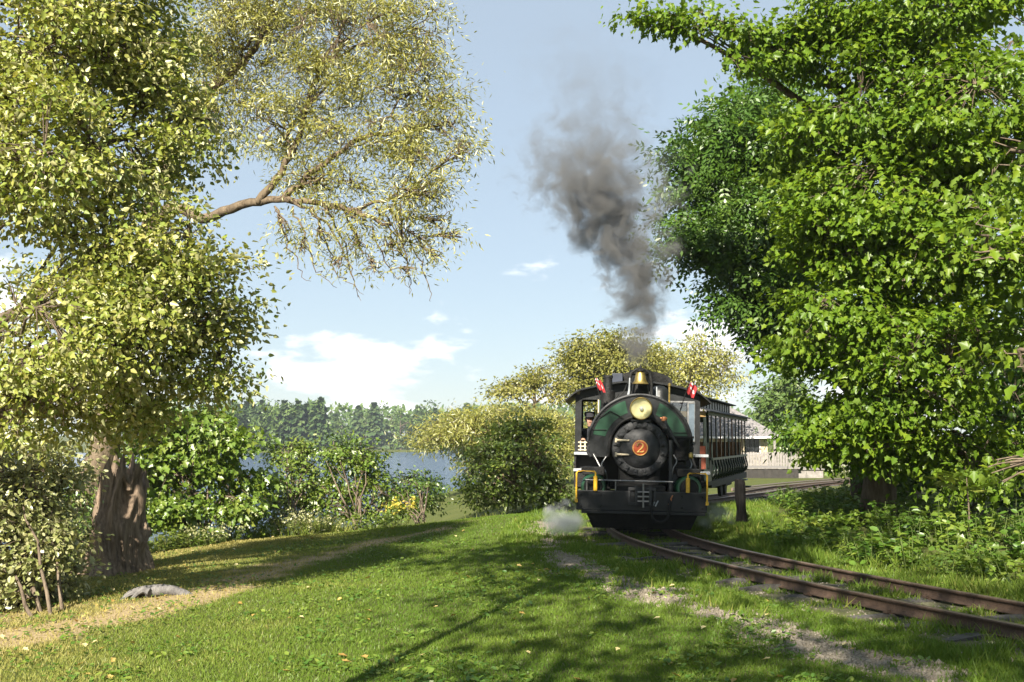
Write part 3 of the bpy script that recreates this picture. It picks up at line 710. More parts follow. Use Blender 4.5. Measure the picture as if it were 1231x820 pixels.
# the wood behind reads as one mass
g = np.random.default_rng(18); n = 5200
dd = g.uniform(455, 560, n); pxx = g.uniform(200, 1000, n); hh = g.random(n) ** .6 * (15 + 5 * vnoise(pxx, 0 * pxx, .04)) + (dd - 455) * .03
pos = np.stack([(pxx - CX) / F * dd, dd, LAKE + hh], 1); d_ = g.normal(0, 1, (n, 3)); nn = g.normal(0, .4, (n, 3)) + np.array([0, -.4, .7])
V, Fc = leaves(OVAL, pos, d_, nn, g.uniform(2.2, 4, n)); o = npmesh('far_forest', V, Fc, M_FAR, None, np.repeat(g.random(n) * .6, len(OVAL[0])))
tag(o, 'mass of forest behind the trees of the far shore', 'forest', kind='stuff')
n = 2600; dd = g.uniform(352, 380, n); pxx = g.uniform(180, 392, n); hh = g.random(n) ** .7 * 13
pos = np.stack([(pxx - CX) / F * dd, dd, LAKE + hh], 1); d_ = g.normal(0, 1, (n, 3)); nn = g.normal(0, .4, (n, 3)) + np.array([0, -.4, .7])
V, Fc = leaves(OVAL, pos, d_, nn, g.uniform(1.8, 3.2, n)); o = npmesh('point_forest', V, Fc, M_FAR, None, np.repeat(g.random(n) * .6, len(OVAL[0])))
tag(o, 'mass of forest behind the trees of the wooded point', 'forest', kind='stuff')
ptv = []
for a in np.linspace(0, 6.283, 40, endpoint=False): ptv.append((-92 + 70 * math.cos(a), 366 + 44 * math.sin(a) * .95, LAKE - .5))
for a in np.linspace(0, 6.283, 40, endpoint=False): ptv.append((-92 + 64 * math.cos(a), 366 + 36 * math.sin(a), LAKE + .5))
pt = MB().add(ptv, [tuple(range(40, 80))] + [(i, (i + 1) % 40, 40 + (i + 1) % 40, 40 + i) for i in range(40)]).build('headland', gm)
tag(pt, 'low wooded headland reaching into the lake', 'headland', kind='structure')

# ------------------------------------------------------------------ broken stump
def stump():
    g = np.random.default_rng(4); b0 = gb(137, 688); root = empty('broken_stump', b0, 0, 'thick broken tree stump with deeply furrowed brown bark and ragged top', 'stump')
    n, k = 150, 36; V = np.zeros((k, n, 3)); a = np.linspace(0, 2 * np.pi, n, endpoint=False) + np.pi / 2
    ridge = np.zeros(n); ph = g.random(8) * 6
    for j in range(k):
        t = j / (k - 1); tw = a + .55 * t + .12 * np.sin(5 * t + a * 2)
        tq = (tw - tw[0] + .0) / (2 * np.pi)
        rg = lambda f, v, o: 1 - np.abs(2 * vnoise(tq * f + .6 * np.sin(5 * t + 9 * tq), 0 * tq + v, 1, o) - 1)
        r = .41 * (1 - .27 * t) + .20 * np.exp(-t * 6) * (1 + .5 * np.sin(4 * a + 1)) + .10 * rg(17, t * 2.2, 3) ** 1.5 + .045 * rg(41, t * 4, 8) + .03 * np.sin(3 * tw + ph[2])
        r = r * (1 + .10 * np.exp(-((t - .48) / .12) ** 2) * np.cos(a + 1.2))
        top = 1.45 + .30 * (.5 + .5 * np.sin(2 * a + 4.2)) + .16 * np.sin(9 * a + ph[3]) + .12 * g.random(n) * (j == k - 1)
        V[j, :, 0] = r * np.cos(a) + .10 * t; V[j, :, 1] = r * np.sin(a); V[j, :, 2] = -.25 + t * (top + .25)
    i = np.arange(k - 1)[:, None] * n; j = np.arange(n)[None]; j2 = (j + 1) % n
    q = np.stack([i + j, i + j2, i + n + j2, i + n + j], -1).reshape(-1, 4)
    o = npmesh('bole', V.reshape(-1, 3), q, BARKS, root, smooth=True)
    inner = V[-1].copy(); cen = inner.mean(0); inner2 = cen + (inner - cen) * np.array([.6, .6, 1]); inner2[:, 2] = 1.15
    npmesh('hollow', np.vstack([inner * np.array([.995, .995, 1]), inner2, [[cen[0], cen[1], 1.1]]]), [np.stack([j[0], j2[0], n + j2[0], n + j[0]], 1), np.stack([n + j[0], n + j2[0], 0 * j[0] + 2 * n], 1)], BARKS, root)
    for s_ in range(16):
        w = g.random() * 6.28; rr = g.uniform(.28, .40); z0 = 1.25 + .3 * g.random(); h = g.uniform(.15, .5)
        MB().tube([(rr * math.cos(w) + .1, rr * math.sin(w), z0), (rr * .97 * math.cos(w) + .1, rr * .97 * math.sin(w), z0 + h * .6), (rr * .9 * math.cos(w) + .12 + g.normal(0, .05), rr * .9 * math.sin(w), z0 + h)], [.05, .03, .004], 5).build('splinter', BARKS, root)
stump()
# grey weathered root lying in the path edge
p = gb(182, 718); GREYW = barkmat('weathered_wood', (.09, .085, .085), (.20, .19, .18), 14, .3, .7)
r_ = MB(); gq = np.random.default_rng(33)
for k in range(7):
    w_ = -.9 + k * .3; L_ = gq.uniform(.22, .42); zt = gq.uniform(.07, .13)
    r_.tube(catmull([(0, .03 * k - .1, zt * .8), (-.12 * math.cos(w_), -.1 + .05 * k, zt), (-L_ * .8 * math.cos(w_), -.12 + .06 * k, zt * .55), (-L_ * math.cos(w_) - .05, -.14 + .07 * k, -.04)], 4), list(np.linspace(.05, .022, 13)), 7)
r_.tube(catmull([(-.08, -.02, .07), (.15, .05, .09), (.35, .1, .05), (.55, .12, -.04)], 4), list(np.linspace(.09, .05, 13)), 9)
tag(r_.build('weathered_root', GREYW, None, True, loc=p), 'small grey weathered root lying on the dry lawn path', 'root')

# ------------------------------------------------------------------ locomotive
BLK = mat('black_engine_paint', (.008, .009, .010), .40, .0, .5, 5, .08, 30, spec=.3)
SOOT = mat('sooty_iron', (.010, .010, .010), .62, .2, .5, 10, .5, 40, spec=.3)
DGREY = mat('graphite_smokebox', (.022, .023, .025), .55, .25, .4, 8, .35, 30)
GREEN = mat('engine_green', (.005, .045, .019), .36, 0, .3, 3)
YEL = mat('yellow_paint', (.62, .36, .02), .45, 0, .2, 8)
WHT = mat('off_white_paint', (.30, .32, .34), .5, 0, .2, 6)
CREAM = mat('cream_wood', (.50, .43, .30), .7, 0, .25, 8)
BRASS = mat('brass', (.45, .33, .11), .36, .9, .25, 9)
STL = mat('grey_steel', (.20, .20, .20), .42, .85, .3, 10)
COP = mat('copper', (.40, .17, .08), .45, .8, .3, 9)
REDP = mat('plate_red', (.42, .07, .018), .5, 0, .2, 8)
GOLD = mat('gilded', (.62, .40, .12), .45, .25, .2, 8)
REFL = mat('lamp_reflector', (.82, .77, .48), .38, .4, .12, 7)
def glass(name, tint=(.85, .9, .9), base=.06):
    m = bpy.data.materials.new(name); m.use_nodes = True; nt = m.node_tree; nt.nodes.clear(); N = nt.nodes.new
    t = N('ShaderNodeBsdfTransparent'); t.inputs[0].default_value = (*tint, 1); gl = N('ShaderNodeBsdfGlossy'); gl.inputs['Roughness'].default_value = .03
    f = N('ShaderNodeFresnel'); f.inputs[0].default_value = 1.5; ad = N('ShaderNodeMath'); ad.inputs[1].default_value = base; nt.links.new(f.outputs[0], ad.inputs[0])
    mx = N('ShaderNodeMixShader'); nt.links.new(ad.outputs[0], mx.inputs[0]); nt.links.new(t.outputs[0], mx.inputs[1]); nt.links.new(gl.outputs[0], mx.inputs[2])
    o = N('ShaderNodeOutputMaterial'); nt.links.new(mx.outputs[0], o.inputs[0]); return m
GLASS = glass('window_glass')
LENS = glass('headlight_glass', (.97, .97, .9), .03)
LOCO_A = R(-5)
loco = empty('steam_locomotive', (2.24, 19.0, 0.0), LOCO_A, 'black and green saddle tank steam locomotive with bell and red number plate', 'locomotive')
loco.rotation_euler = (0, R(1.1), LOCO_A)
def part(mb, name, m, parent=loco, **k): return mb.build(name, m, parent, **k)
# front beam and pilot
beam = part(MB().span((-1.13, 0, .38), (1.13, .13, .72)), 'front_beam', BLK, bevel=.008)
part(MB().span((-.001, -.006, .40), (.004, 0, .70)), 'seam', SOOT, beam)
for x in (-1.05, -.7, .7, 1.05):
    for z in (.45, .65): part(MB().lathe([(0, -.02), (.018, -.018), (.022, 0)], (x, 0, z), 'y', 8), 'bolt', SOOT, beam)
part(MB().span((-1.04, -.03, .325), (1.10, .14, .378)), 'beam_lip', BLK, bevel=.006)
part(MB().add([(-.95, .02, .325), (.97, .02, .325), (.86, .12, .07), (-.84, .12, .07), (-.95, .09, .325), (.97, .09, .325), (.86, .19, .07), (-.84, .19, .07)], [(0, 1, 2, 3), (7, 6, 5, 4), (0, 4, 5, 1), (1, 5, 6, 2), (2, 6, 7, 3), (3, 7, 4, 0)]), 'pilot_board', SOOT)
# coupler pocket with three bars
cp = part(MB().span((-.23, -.05, .74), (.25, .02, .79)).span((-.23, -.05, .49), (.25, .02, .53)).span((-.23, -.04, .53), (-.19, .02, .74)).span((.21, -.04, .53), (.25, .02, .74)), 'coupler_pocket', DGREY, bevel=.005)
part(MB().span((-.11, -.14, .49), (-.07, .0, .82)).span((.13, -.14, .49), (.17, .0, .82)), 'cheek', DGREY, cp)
for z in (.56, .64, .72): part(MB().span((-.07, -.13, z - .012), (.13, -.03, z + .012)), 'bar', STL, cp)
part(MB().cyl((.03, -.1, .45), (.03, -.1, .86), .018, n=10), 'pin', STL, cp)
# hose
hp = [(.20, -.03, .56), (.185, -.07, .50), (.175, -.09, .38), (.20, -.10, .27), (.28, -.10, .215), (.38, -.10, .22), (.45, -.10, .29), (.475, -.09, .42), (.49, -.06, .53), (.50, -.02, .62)]
part(MB().tube(catmull(hp, 5), .022, 8), 'air_hose', SOOT, smooth=True)
for x0, z0 in ((.20, .50), (.26, .52), (.49, .55), (.51, .62)): part(MB().tube([(x0 - .02, -.04, z0 - .045), (x0 + .03, -.05, z0 + .05)], [.014, .012], 7), 'hose_fitting', COP if x0 > .4 else WHT)
# yellow hand rails
for s in (-1, 1):
    o_ = 1.13 * s; i_ = .80 * s
    part(MB().tube([(o_, -.02, .52), (o_, -.02, 1.02), (o_ - .03 * s, -.02, 1.055), (i_ + .03 * s, -.02, 1.055), (i_, -.02, 1.03), (i_, -.02, .95)], .016, 8).tube([(i_, -.02, .97), (i_, -.02, .72)], .036, 10).box((o_, -.02, .54), (.05, .05, .06)), 'hand_rail', YEL, smooth=True)
part(MB().tube([(-.98, .06, .90), (.55, .06, .895)], .014, 8).tube([(-.45, .06, .72), (-.45, .06, .9)], .012, 6).tube([(-.95, .06, .72), (-.95, .06, .93)], .012, 6), 'front_rail', STL, smooth=True)
# chassis
part(MB().span((-.42, .13, .42), (.42, 4.9, .80)), 'main_frame', SOOT)
part(MB().span((-1.0, .13, .66), (1.0, .95, .70)), 'deck_plate', SOOT)
part(MB().span((-1.2, 2.85, .62), (1.2, 4.95, .70)), 'cab_floor', SOOT)
for s in (-1, 1):
    c_ = part(MB().lathe([(0, .22), (.2, .22), (.22, .25), (.22, 1.05), (.2, 1.08), (0, 1.08)], (s * .84, 0, .78), 'y', 24), 'cylinder', GREEN, smooth=True)
    part(MB().lathe([(0, .19), (.15, .19), (.17, .222)], (s * .84, 0, .78), 'y', 20), 'cylinder_cover', SOOT, c_)
    part(MB().span((s * .84 - .2, .3, .98), (s * .84 + .2, 1.0, 1.12)), 'valve_chest', SOOT, bevel=.015)
    rod = part(MB().box((s * .78, 2.65, .46), (.05, 1.7, .09)).cyl((s * .73, 1.9, .46), (s * .83, 1.9, .46), .07, n=12).cyl((s * .73, 3.4, .46), (s * .83, 3.4, .46), .07, n=12), 'side_rod', STL)
    part(MB().box((s * .86, 1.9, .62), (.04, 1.8, .07), rx=-.12), 'main_rod', STL)
    part(MB().span((s * .62, 1.2, 1.02), (s * 1.08, 2.95, 1.06)), 'running_board', SOOT)
    for wy in (1.9, 3.4):
        w_ = part(MB().lathe([(.40, -.0), (.42, .02), (.42, .11), (.36, .11), (.36, 0), (.40, 0)], (0, 0, 0), 'z', 32), 'wheel', SOOT, smooth=True)
        w_.location = (s * .53, wy, .42); w_.rotation_euler = (0, s * R(90), 0)
        sp = MB().lathe([(0, .12), (.08, .12), (.09, .0), (0, 0)], n=14)
        for k in range(10):
            a = k * math.pi / 5; sp.tube([(.06 * math.cos(a), .06 * math.sin(a), .055), (.37 * math.cos(a), .37 * math.sin(a), .055)], .022, 6)
        part(sp, 'spokes', SOOT, w_)
# boiler and smokebox
ZC = 1.46
part(MB().lathe([(.0, 1.0), (.50, 1.0), (.52, 1.03), (.52, 3.0), (.0, 3.0)], (0, 0, ZC), 'y', 48), 'boiler', SOOT, smooth=True)
part(MB().span((-.38, 1.05, .72), (.38, 1.75, 1.15)), 'smokebox_saddle', SOOT, bevel=.02)
ring = part(MB().lathe([(.36, .97), (.40, .955), (.49, .955), (.51, .97), (.51, 1.02)], (0, 0, ZC), 'y', 48), 'smokebox_ring', DGREY, smooth=True)
for k in range(16):
    a = 2 * math.pi * (k + .5) / 16; cx_, cz_ = .435 * math.cos(a), .435 * math.sin(a)
    d_ = part(MB().box((0, 0, 0), (.085, .05, .11)).lathe([(0, -.055), (.026, -.052), (.03, -.02)], (0, 0, -.012), 'y', 8), 'clamp', DGREY, ring, bevel=.012)
    d_.location = (cx_, .945, ZC + cz_); d_.rotation_euler = (0, -a + math.pi / 2, 0)
door = part(MB().lathe([(0, .885), (.14, .89), (.26, .915), (.345, .945), (.37, .97), (.37, 1.0)], (0, 0, ZC), 'y', 48), 'smokebox_door', DGREY, smooth=True)
for z in (.145, -.115):
    part(MB().tube([(-.45, .895, ZC + z), (-.20, .885, ZC + z)], [.02, .016], 8).cyl((-.44, .90, ZC + z - .04), (-.44, .90, ZC + z + .04), .022, n=10), 'hinge_strap', CREAM, door, smooth=True)
plate = part(MB().lathe([(0, .865), (.138, .865), (.145, .87), (.145, .90)], (.0, 0, ZC + .01), 'y', 36), 'number_plate', REDP, smooth=True)
part(MB().lathe([(.122, .866), (.126, .857), (.136, .857), (.14, .866)], (.0, 0, ZC + .01), 'y', 36), 'plate_ring', GOLD, plate, smooth=True)
# numeral 2 as a swelling stroke
two = [(-.052, .035), (-.05, .06), (-.025, .085), (.012, .086), (.045, .065), (.048, .03), (.02, -.012), (-.02, -.045), (-.055, -.078), (-.02, -.07), (.02, -.076), (.055, -.066), (.062, -.04)]
wid = [.012, .013, .010, .009, .013, .017, .015, .011, .009, .012, .014, .012, .006]
tp_ = catmull([(x, .856, ZC + .01 + z) for x, z in two], 4); ww = np.interp(np.linspace(0, 12, len(tp_)), range(13), wid)
part(MB().tube(tp_, list(ww), 6), 'numeral', GOLD, plate, smooth=True)
# saddle tank
def arc(r, a0, a1, n, zc=ZC + .03, rx=1.0): return [(r * rx * math.cos(R(a0 + (a1 - a0) * k / n)), zc + r * math.sin(R(a0 + (a1 - a0) * k / n))) for k in range(n + 1)]
out_ = [(.90, ZC - .17), (.955, ZC - .10)] + arc(.965, 0, 180, 36) + [(-.955, ZC - .10), (-.90, ZC - .17)]
inn_ = [(.60, ZC - .17), (.565, ZC - .06)] + arc(.56, 0, 180, 36) + [(-.565, ZC - .06), (-.60, ZC - .17)]
m_ = MB(); n_ = len(out_); vs = []
for y_ in (1.18, 3.02): vs += [(x, y_, z) for x, z in out_] + [(x, y_, z) for x, z in inn_]
fs = []
for k in range(n_ - 1):
    fs += [(k, k + 1, n_ + k + 1, n_ + k), (2 * n_ + k, 3 * n_ + k, 3 * n_ + k + 1, 2 * n_ + k + 1), (k, 2 * n_ + k, 2 * n_ + k + 1, k + 1), (n_ + k, n_ + k + 1, 3 * n_ + k + 1, 3 * n_ + k)]
for k in (0, n_ - 1): fs.append((k, n_ + k, 3 * n_ + k, 2 * n_ + k))
tank = part(m_.add(vs, fs), 'saddle_tank', BLK)
part(MB().tube([(x, 1.175, z) for x, z in out_], .028, 8), 'tank_rim', DGREY, tank, smooth=True)
part(MB().tube([(x, 1.175, z) for x, z in inn_], .03, 8), 'tank_inner_rim', SOOT, tank, smooth=True)
for a0, a1 in ((12, 66), (108, 166)):
    o1 = arc(.895, a0, a1, 16); i1 = arc(.665, a0 + 2, a1 - 2, 16); vs = []
    for y_ in (1.168, 1.185): vs += [(x, y_, z) for x, z in o1] + [(x, y_, z) for x, z in i1]
    fs = []; q = 17
    for k in range(16): fs += [(k, k + 1, q + k + 1, q + k), (k, 2 * q + k, 2 * q + k + 1, k + 1), (q + k, q + k + 1, 3 * q + k + 1, 3 * q + k)]
    fs += [(0, q, 3 * q, 2 * q), (16, 2 * q + 16, 3 * q + 16, q + 16)]
    part(MB().add(vs, fs), 'green_panel', GREEN, tank)
part(MB().tube([(-.88, 1.155, ZC + .33), (-.62, 1.15, ZC + .33)], .008, 6).tube([(-.75, 1.15, ZC + .55), (-.55, 1.14, ZC + .68), (-.3, 1.13, ZC + .55)], .010, 6).tube([(.62, 1.15, ZC + .30), (.86, 1.155, ZC + .30)], .008, 6), 'conduit', SOOT, tank)
for k in range(22):
    a = R(4 + 172 * k / 21); part(MB().lathe([(0, -.012), (.012, -.008), (.014, 0)], (.93 * math.cos(a), 1.18, ZC + .03 + .93 * math.sin(a)), 'y', 6), 'rivet', BLK, tank)
# headlight
hl = part(MB().lathe([(.0, 1.17), (.13, 1.17), (.185, 1.08), (.20, .92), (.20, .86), (.185, .85), (.185, .87)], (.01, 0, 2.19), 'y', 36), 'headlight', BLK, smooth=True)
part(MB().lathe([(.205, .875), (.207, .85), (.196, .838), (.184, .845), (.184, .87)], (.01, 0, 2.19), 'y', 36), 'bezel', BRASS, hl, smooth=True)
part(MB().lathe([(.184, .868), (.15, .90), (.10, .955), (.05, 1.0), (.0, 1.01)], (.01, 0, 2.19), 'y', 36), 'reflector', REFL, hl, smooth=True)
part(MB().lathe([(0, .91), (.03, .92), (.042, .95), (.03, .985), (.02, 1.01)], (.02, 0, 2.19), 'y', 16), 'bulb', WHT, hl, smooth=True)
part(MB().lathe([(0, .848), (.10, .851), (.186, .86)], (.01, 0, 2.19), 'y', 36), 'lens', LENS, hl, smooth=True)
part(MB().span((-.17, .90, 1.955), (.19, 1.2, 1.99)).span((-.10, .98, 1.90), (.12, 1.2, 1.955)), 'lamp_bracket', BLK, hl)
# bell on its yoke
bell = part(MB().lathe([(.0, .245), (.055, .24), (.085, .205), (.098, .13), (.115, .06), (.15, .015), (.163, 0), (.150, .0), (.10, .06), (.0, .2)], (0.01, 1.45, 2.67), 'z', 32), 'bell', BRASS, smooth=True)
part(MB().tube([(-.2, 1.45, 2.40), (-.2, 1.45, 2.72), (-.16, 1.45, 2.88), (-.07, 1.45, 2.945), (.01, 1.45, 2.97), (.09, 1.45, 2.945), (.18, 1.45, 2.88), (.22, 1.45, 2.72), (.22, 1.45, 2.40)], .026, 8).lathe([(.04, .0), (.10, .005), (.10, .03), (.045, .055), (.02, .085), (.022, .10), (.0, .14)], (.01, 1.45, 2.91), 'z', 14), 'yoke', SOOT, bell, smooth=True)
part(MB().lathe([(0, 0), (.025, .01), (.03, .05), (.012, .1)], (.01, 1.45, 2.64), 'z', 10), 'clapper', SOOT, bell)
part(MB().tube([(-.23, 1.40, 2.36), (-.20, 1.38, 2.55), (-.19, 1.4, 2.78)], [.028, .02, .012], 8), 'white_stay', WHT, smooth=True)
part(MB().tube([(.34, 1.40, 2.34), (.32, 1.38, 2.42), (.315, 1.40, 2.62)], [.024, .013, .010], 8), 'white_stay', WHT, smooth=True)
# chimney, domes, valves
part(MB().lathe([(.24, 2.36), (.2, 2.42), (.165, 2.48), (.16, 2.86), (.19, 2.88), (.20, 2.93), (.185, 2.96), (.15, 2.96), (.14, 2.5)], (.02, 1.85, 0), 'z', 28), 'smokestack', SOOT, smooth=True)
part(MB().lathe([(.22, 2.38), (.2, 2.42), (.19, 2.56), (.16, 2.64), (.08, 2.69), (0, 2.70)], (.42, 2.5, 0), 'z', 24), 'sand_dome', BLK, smooth=True)
part(MB().lathe([(.15, 2.15), (.14, 2.30), (.14, 2.56), (.09, 2.57), (.085, 2.62), (.085, 2.80), (.095, 2.81), (.095, 2.86), (0, 2.87)], (-.60, 2.05, 0), 'z', 20), 'steam_turret', SOOT, smooth=True)
part(MB().cyl((.58, 1.9, 2.2), (.58, 1.9, 2.66), .018, n=8).lathe([(.03, 2.66), (.035, 2.70), (.0, 2.73)], (.58, 1.9, 0), 'z', 10), 'whistle', BRASS)
part(MB().tube(catmull([(-.62, 1.3, 2.22), (-.45, 1.25, 2.36), (-.30, 1.3, 2.52), (-.24, 1.4, 2.66), (-.10, 1.42, 2.70)], 4), .012, 6).tube(catmull([(-.75, 1.5, 2.15), (-.5, 1.4, 2.33), (-.4, 1.4, 2.47)], 4), .015, 6), 'pipe', SOOT, smooth=True)
# flags on staffs
FR = mat('flag_red', (.34, .02, .025), .8); FW = mat('flag_white', (.52, .50, .50), .8); FB = mat('flag_blue', (.02, .03, .16), .8)
def flag(base, tip, fx, fz):
    b_ = np.array(base); t_ = np.array(tip); st = part(MB().tube([b_, t_], [.010, .008], 6), 'flag_staff', SOOT)
    nx_, nz_ = 16, 12; u_ = nrm(b_ - t_); w_ = np.array([fx, .12, fz]); vs = []; fs = []; mi = []
    for i in range(nx_ + 1):
        for j in range(nz_ + 1):
            p_ = t_ + u_ * (.01 + .22 * j / nz_) + w_ * i / nx_; p_[1] += .03 * math.sin(i * .7) * i / nx_; p_[2] -= .06 * (i / nx_) ** 1.5 + .012 * math.sin(i * .9 + j * .3); vs.append(p_)
    m = MB()
    for i in range(nx_):
        for j in range(nz_):
            x, y = (i + .5) / nx_ * 2, (j + .5) / nz_ * 2       # ensign: union canton on red
            c_ = 0
            if x < 1 and y < 1:
                c_ = 2; dx, dy = x - .5, y - .5
                if abs(abs(dx) - abs(dy)) < .17: c_ = 1
                if abs(dx) < .2 or abs(dy) < .2: c_ = 1
                if abs(dx) < .11 or abs(dy) < .11: c_ = 0
            elif (x - 1.5) ** 2 + (y - 1.1) ** 2 < .05: c_ = 1
            a = i * (nz_ + 1) + j; m.add([], []); fs.append((a, a + nz_ + 1, a + nz_ + 2, a + 1)); mi.append(c_)
    m.v = [tuple(v) for v in vs]; m.f = fs; m.mi = mi
    f_ = m.build('flag', [FR, FW, FB], st)
flag((-.68, 1.3, 2.20), (-.86, 1.28, 2.78), .15, -.02)
flag((.74, 1.3, 2.15), (.92, 1.28, 2.74), .15, -.06)
# cab
CW = 1.26; Y0, Y1 = 3.02, 4.85
def wall_holes(x0, x1, z0, z1, holes, y0, y1):
    """a flat wall in x-z with rectangular openings, cut into strips"""
    m = MB(); xs_ = sorted({x0, x1, *[h[0] for h in holes], *[h[1] for h in holes]}); zs_ = sorted({z0, z1, *[h[2] for h in holes], *[h[3] for h in holes]})
    for a, b in zip(xs_, xs_[1:]):
        for c, d in zip(zs_, zs_[1:]):
            mx, mz = (a + b) / 2, (c + d) / 2
            if not any(h[0] < mx < h[1] and h[2] < mz < h[3] for h in holes): m.span((a, y0, c), (b, y1, d))
    return m
part(wall_holes(-CW, CW, .66, 2.52, [(-1.13, -.60, 1.50, 2.42), (.62, 1.15, 1.55, 2.42)], Y0, Y0 + .04), 'cab_front', BLK)
part(wall_holes(-CW, CW, .66, 2.52, [(-1.13, -.45, 1.35, 2.44), (.45, 1.13, 1.35, 2.44)], Y1 - .04, Y1), 'cab_rear', BLK)
for s in (-1, 1):
    m = MB()
    for (a, b, c, d) in ((Y0 + .04, Y1 - .04, .66, 1.42), (Y0 + .04, Y1 - .04, 2.36, 2.52), (Y0 + .04, Y0 + .3, 1.42, 2.36), (Y1 - .35, Y1 - .04, 1.42, 2.36)): m.span((s * (CW - .04), a, c), (s * CW, b, d))
    part(m, 'cab_side', BLK)
rp = [(-1.46, 2.40), (-1.28, 2.56), (-1.16, 2.63), (-.7, 2.74), (-.3, 2.80), (.3, 2.80), (.7, 2.74), (1.16, 2.63), (1.28, 2.56), (1.46, 2.40)]
poly = rp + [(x, z - .035) for x, z in rp[::-1]]
part(MB().prism(poly, Y0 - .22, Y1 + .25), 'cab_roof', BLK)
part(MB().prism([(-1.18, 2.5), (1.18, 2.5), (1.16, 2.60), (.7, 2.70), (.3, 2.76), (-.3, 2.76), (-.7, 2.70), (-1.16, 2.60)], Y0 + .005, Y0 + .035), 'cab_gable', BLK)
vp = [(-.48 + .6 * 0, 2.74)] + [(.12 - .62 * math.cos(a), 2.80 + .24 * math.sin(a)) for a in np.linspace(.35, math.pi - .35, 10)] + [(.74, 2.72)]
part(MB().prism(vp, Y0 + .25, Y1 - .3), 'roof_ventilator', SOOT)
part(MB().span((-.52, Y0 + .1, 2.78), (-.30, Y0 + .5, 2.97)), 'roof_hatch', mat('navy_box', (.012, .018, .035), .45, 0), bevel=.008)
wf = MB()
for a, b, c, d in ((.62, .65, 1.55, 2.42), (1.115, 1.15, 1.55, 2.42), (.65, 1.115, 1.55, 1.58), (.65, 1.115, 2.39, 2.42)): wf.span((a, Y0 - .02, c), (b, Y0 + .03, d))
part(wf, 'window_frame', STL)
sash = part(MB().span((1.00, Y0 - .10, 1.60), (1.025, Y0 - .07, 2.40)).span((1.13, Y0 - .06, 1.60), (1.155, Y0 - .03, 2.40)).span((1.025, Y0 - .10, 2.37), (1.13, Y0 - .04, 2.40)).span((1.025, Y0 - .10, 1.60), (1.13, Y0 - .04, 1.63)), 'open_sash', STL)
part(MB().span((1.02, Y0 - .085, 1.62), (1.14, Y0 - .06, 2.38)), 'pane', mat('sky_painted_glass', (.10, .13, .16), .12, .2), sash)  # opaque pane, the sky's reflection is put into its grey-blue colour
part(MB().span((.65, Y0 + .01, 1.58), (1.115, Y0 + .014, 2.39)), 'pane', GLASS)
part(MB().span((-.80, Y0 - .02, 1.50), (-.775, Y0 + .05, 2.42)), 'mullion', CREAM)
part(MB().span((-.775, Y0 + .01, 1.50), (-.60, Y0 + .014, 2.42)), 'pane', GREEN)
# cream lattice under the driver's window and the pale treads of the cab steps
lt = MB()
for x in (-1.14, -1.05, -.96, -.87): lt.span((x - .012, Y0 - .07, 1.38), (x + .012, Y0 - .05, 1.58))
for z in (1.40, 1.47, 1.55): lt.span((-1.19, Y0 - .055, z - .012), (-.83, Y0 - .035, z + .012))
part(lt, 'lattice', CREAM)
for x0, x1, z in ((-1.26, -.94, 1.30), (-1.27, -.93, .97), (1.12, 1.40, 1.30), (1.14, 1.44, .96)):
    part(MB().span((x0, Y0 - .35, z), (x1, Y0 - .02, z + .055)), 'step_tread', WHT, bevel=.006)
for s in (-1, 1): part(MB().span((s * 1.24 - .02, Y0 - .3, .66), (s * 1.24 + .02, Y0 - .04, 1.36)), 'step_hanger', SOOT)
for x in (-1.2, .95): part(MB().span((x, Y0 - .30, .66), (x + .25, Y0 - .06, .97)), 'tool_box', SOOT)
# fittings on the fireman's side
pump = part(MB().lathe([(.0, .82), (.12, .82), (.13, .86), (.13, 1.15), (.08, 1.17), (.08, 1.24), (.135, 1.26), (.135, 1.58), (.15, 1.6), (.15, 1.64), (0, 1.66)], (.76, 1.02, 0), 'z', 22), 'air_compressor', SOOT, smooth=True)
for z in (.90, .96, 1.02, 1.08, 1.32, 1.40, 1.48): part(MB().lathe([(.13, -.012), (.152, -.008), (.152, .008), (.13, .012)], (.76, 1.02, z), 'z', 22), 'cooling_fin', SOOT, pump)
part(MB().lathe([(0, .78), (.06, .78), (.105, .80), (.11, .84), (.03, .86)], (.68, 0, .92), 'y', 22), 'pump_cap', DGREY, pump, smooth=True)
part(MB().span((.55, .98, 1.66), (.98, 1.16, 1.70)), 'pump_bracket', SOOT)
part(MB().tube(catmull([(.44, .88, 2.0), (.47, .80, 1.92), (.62, .75, 1.62), (.70, .8, 1.50)], 4), .022, 8), 'feed_pipe', DGREY, smooth=True)
part(MB().lathe([(0, -.04), (.05, -.03), (.055, .02), (.03, .05)], (.43, .86, 2.0), 'z', 12).cyl((.36, .86, 2.02), (.48, .86, 2.02), .018, n=8), 'valve', COP)
part(MB().tube([(.52, .30, .70), (.52, .34, 1.62)], .032, 8), 'riser_pipe', DGREY, smooth=True)
part(MB().tube(catmull([(.90, .95, 1.30), (.93, .85, 1.18), (.86, .8, 1.06), (.80, .82, 1.0), (.80, .85, .9)], 4), .013, 6).tube(catmull([(.60, .84, 1.36), (.66, .82, 1.24), (.60, .8, 1.12), (.58, .8, .95)], 4), .012, 6), 'copper_pipe', STL, smooth=True)
part(MB().lathe([(.03, 0), (.045, .03), (.045, .09), (.02, .12)], (.92, .95, 1.29), 'z', 10), 'lubricator', BRASS)
part(MB().tube(catmull([(-.62, .9, 1.30), (-.70, .85, 1.15), (-.62, .8, 1.02), (-.60, .85, .86)], 4), .014, 6).tube([(-.85, .95, 1.34), (-.65, .8, .98)], .014, 6), 'drain_pipe', STL, smooth=True)

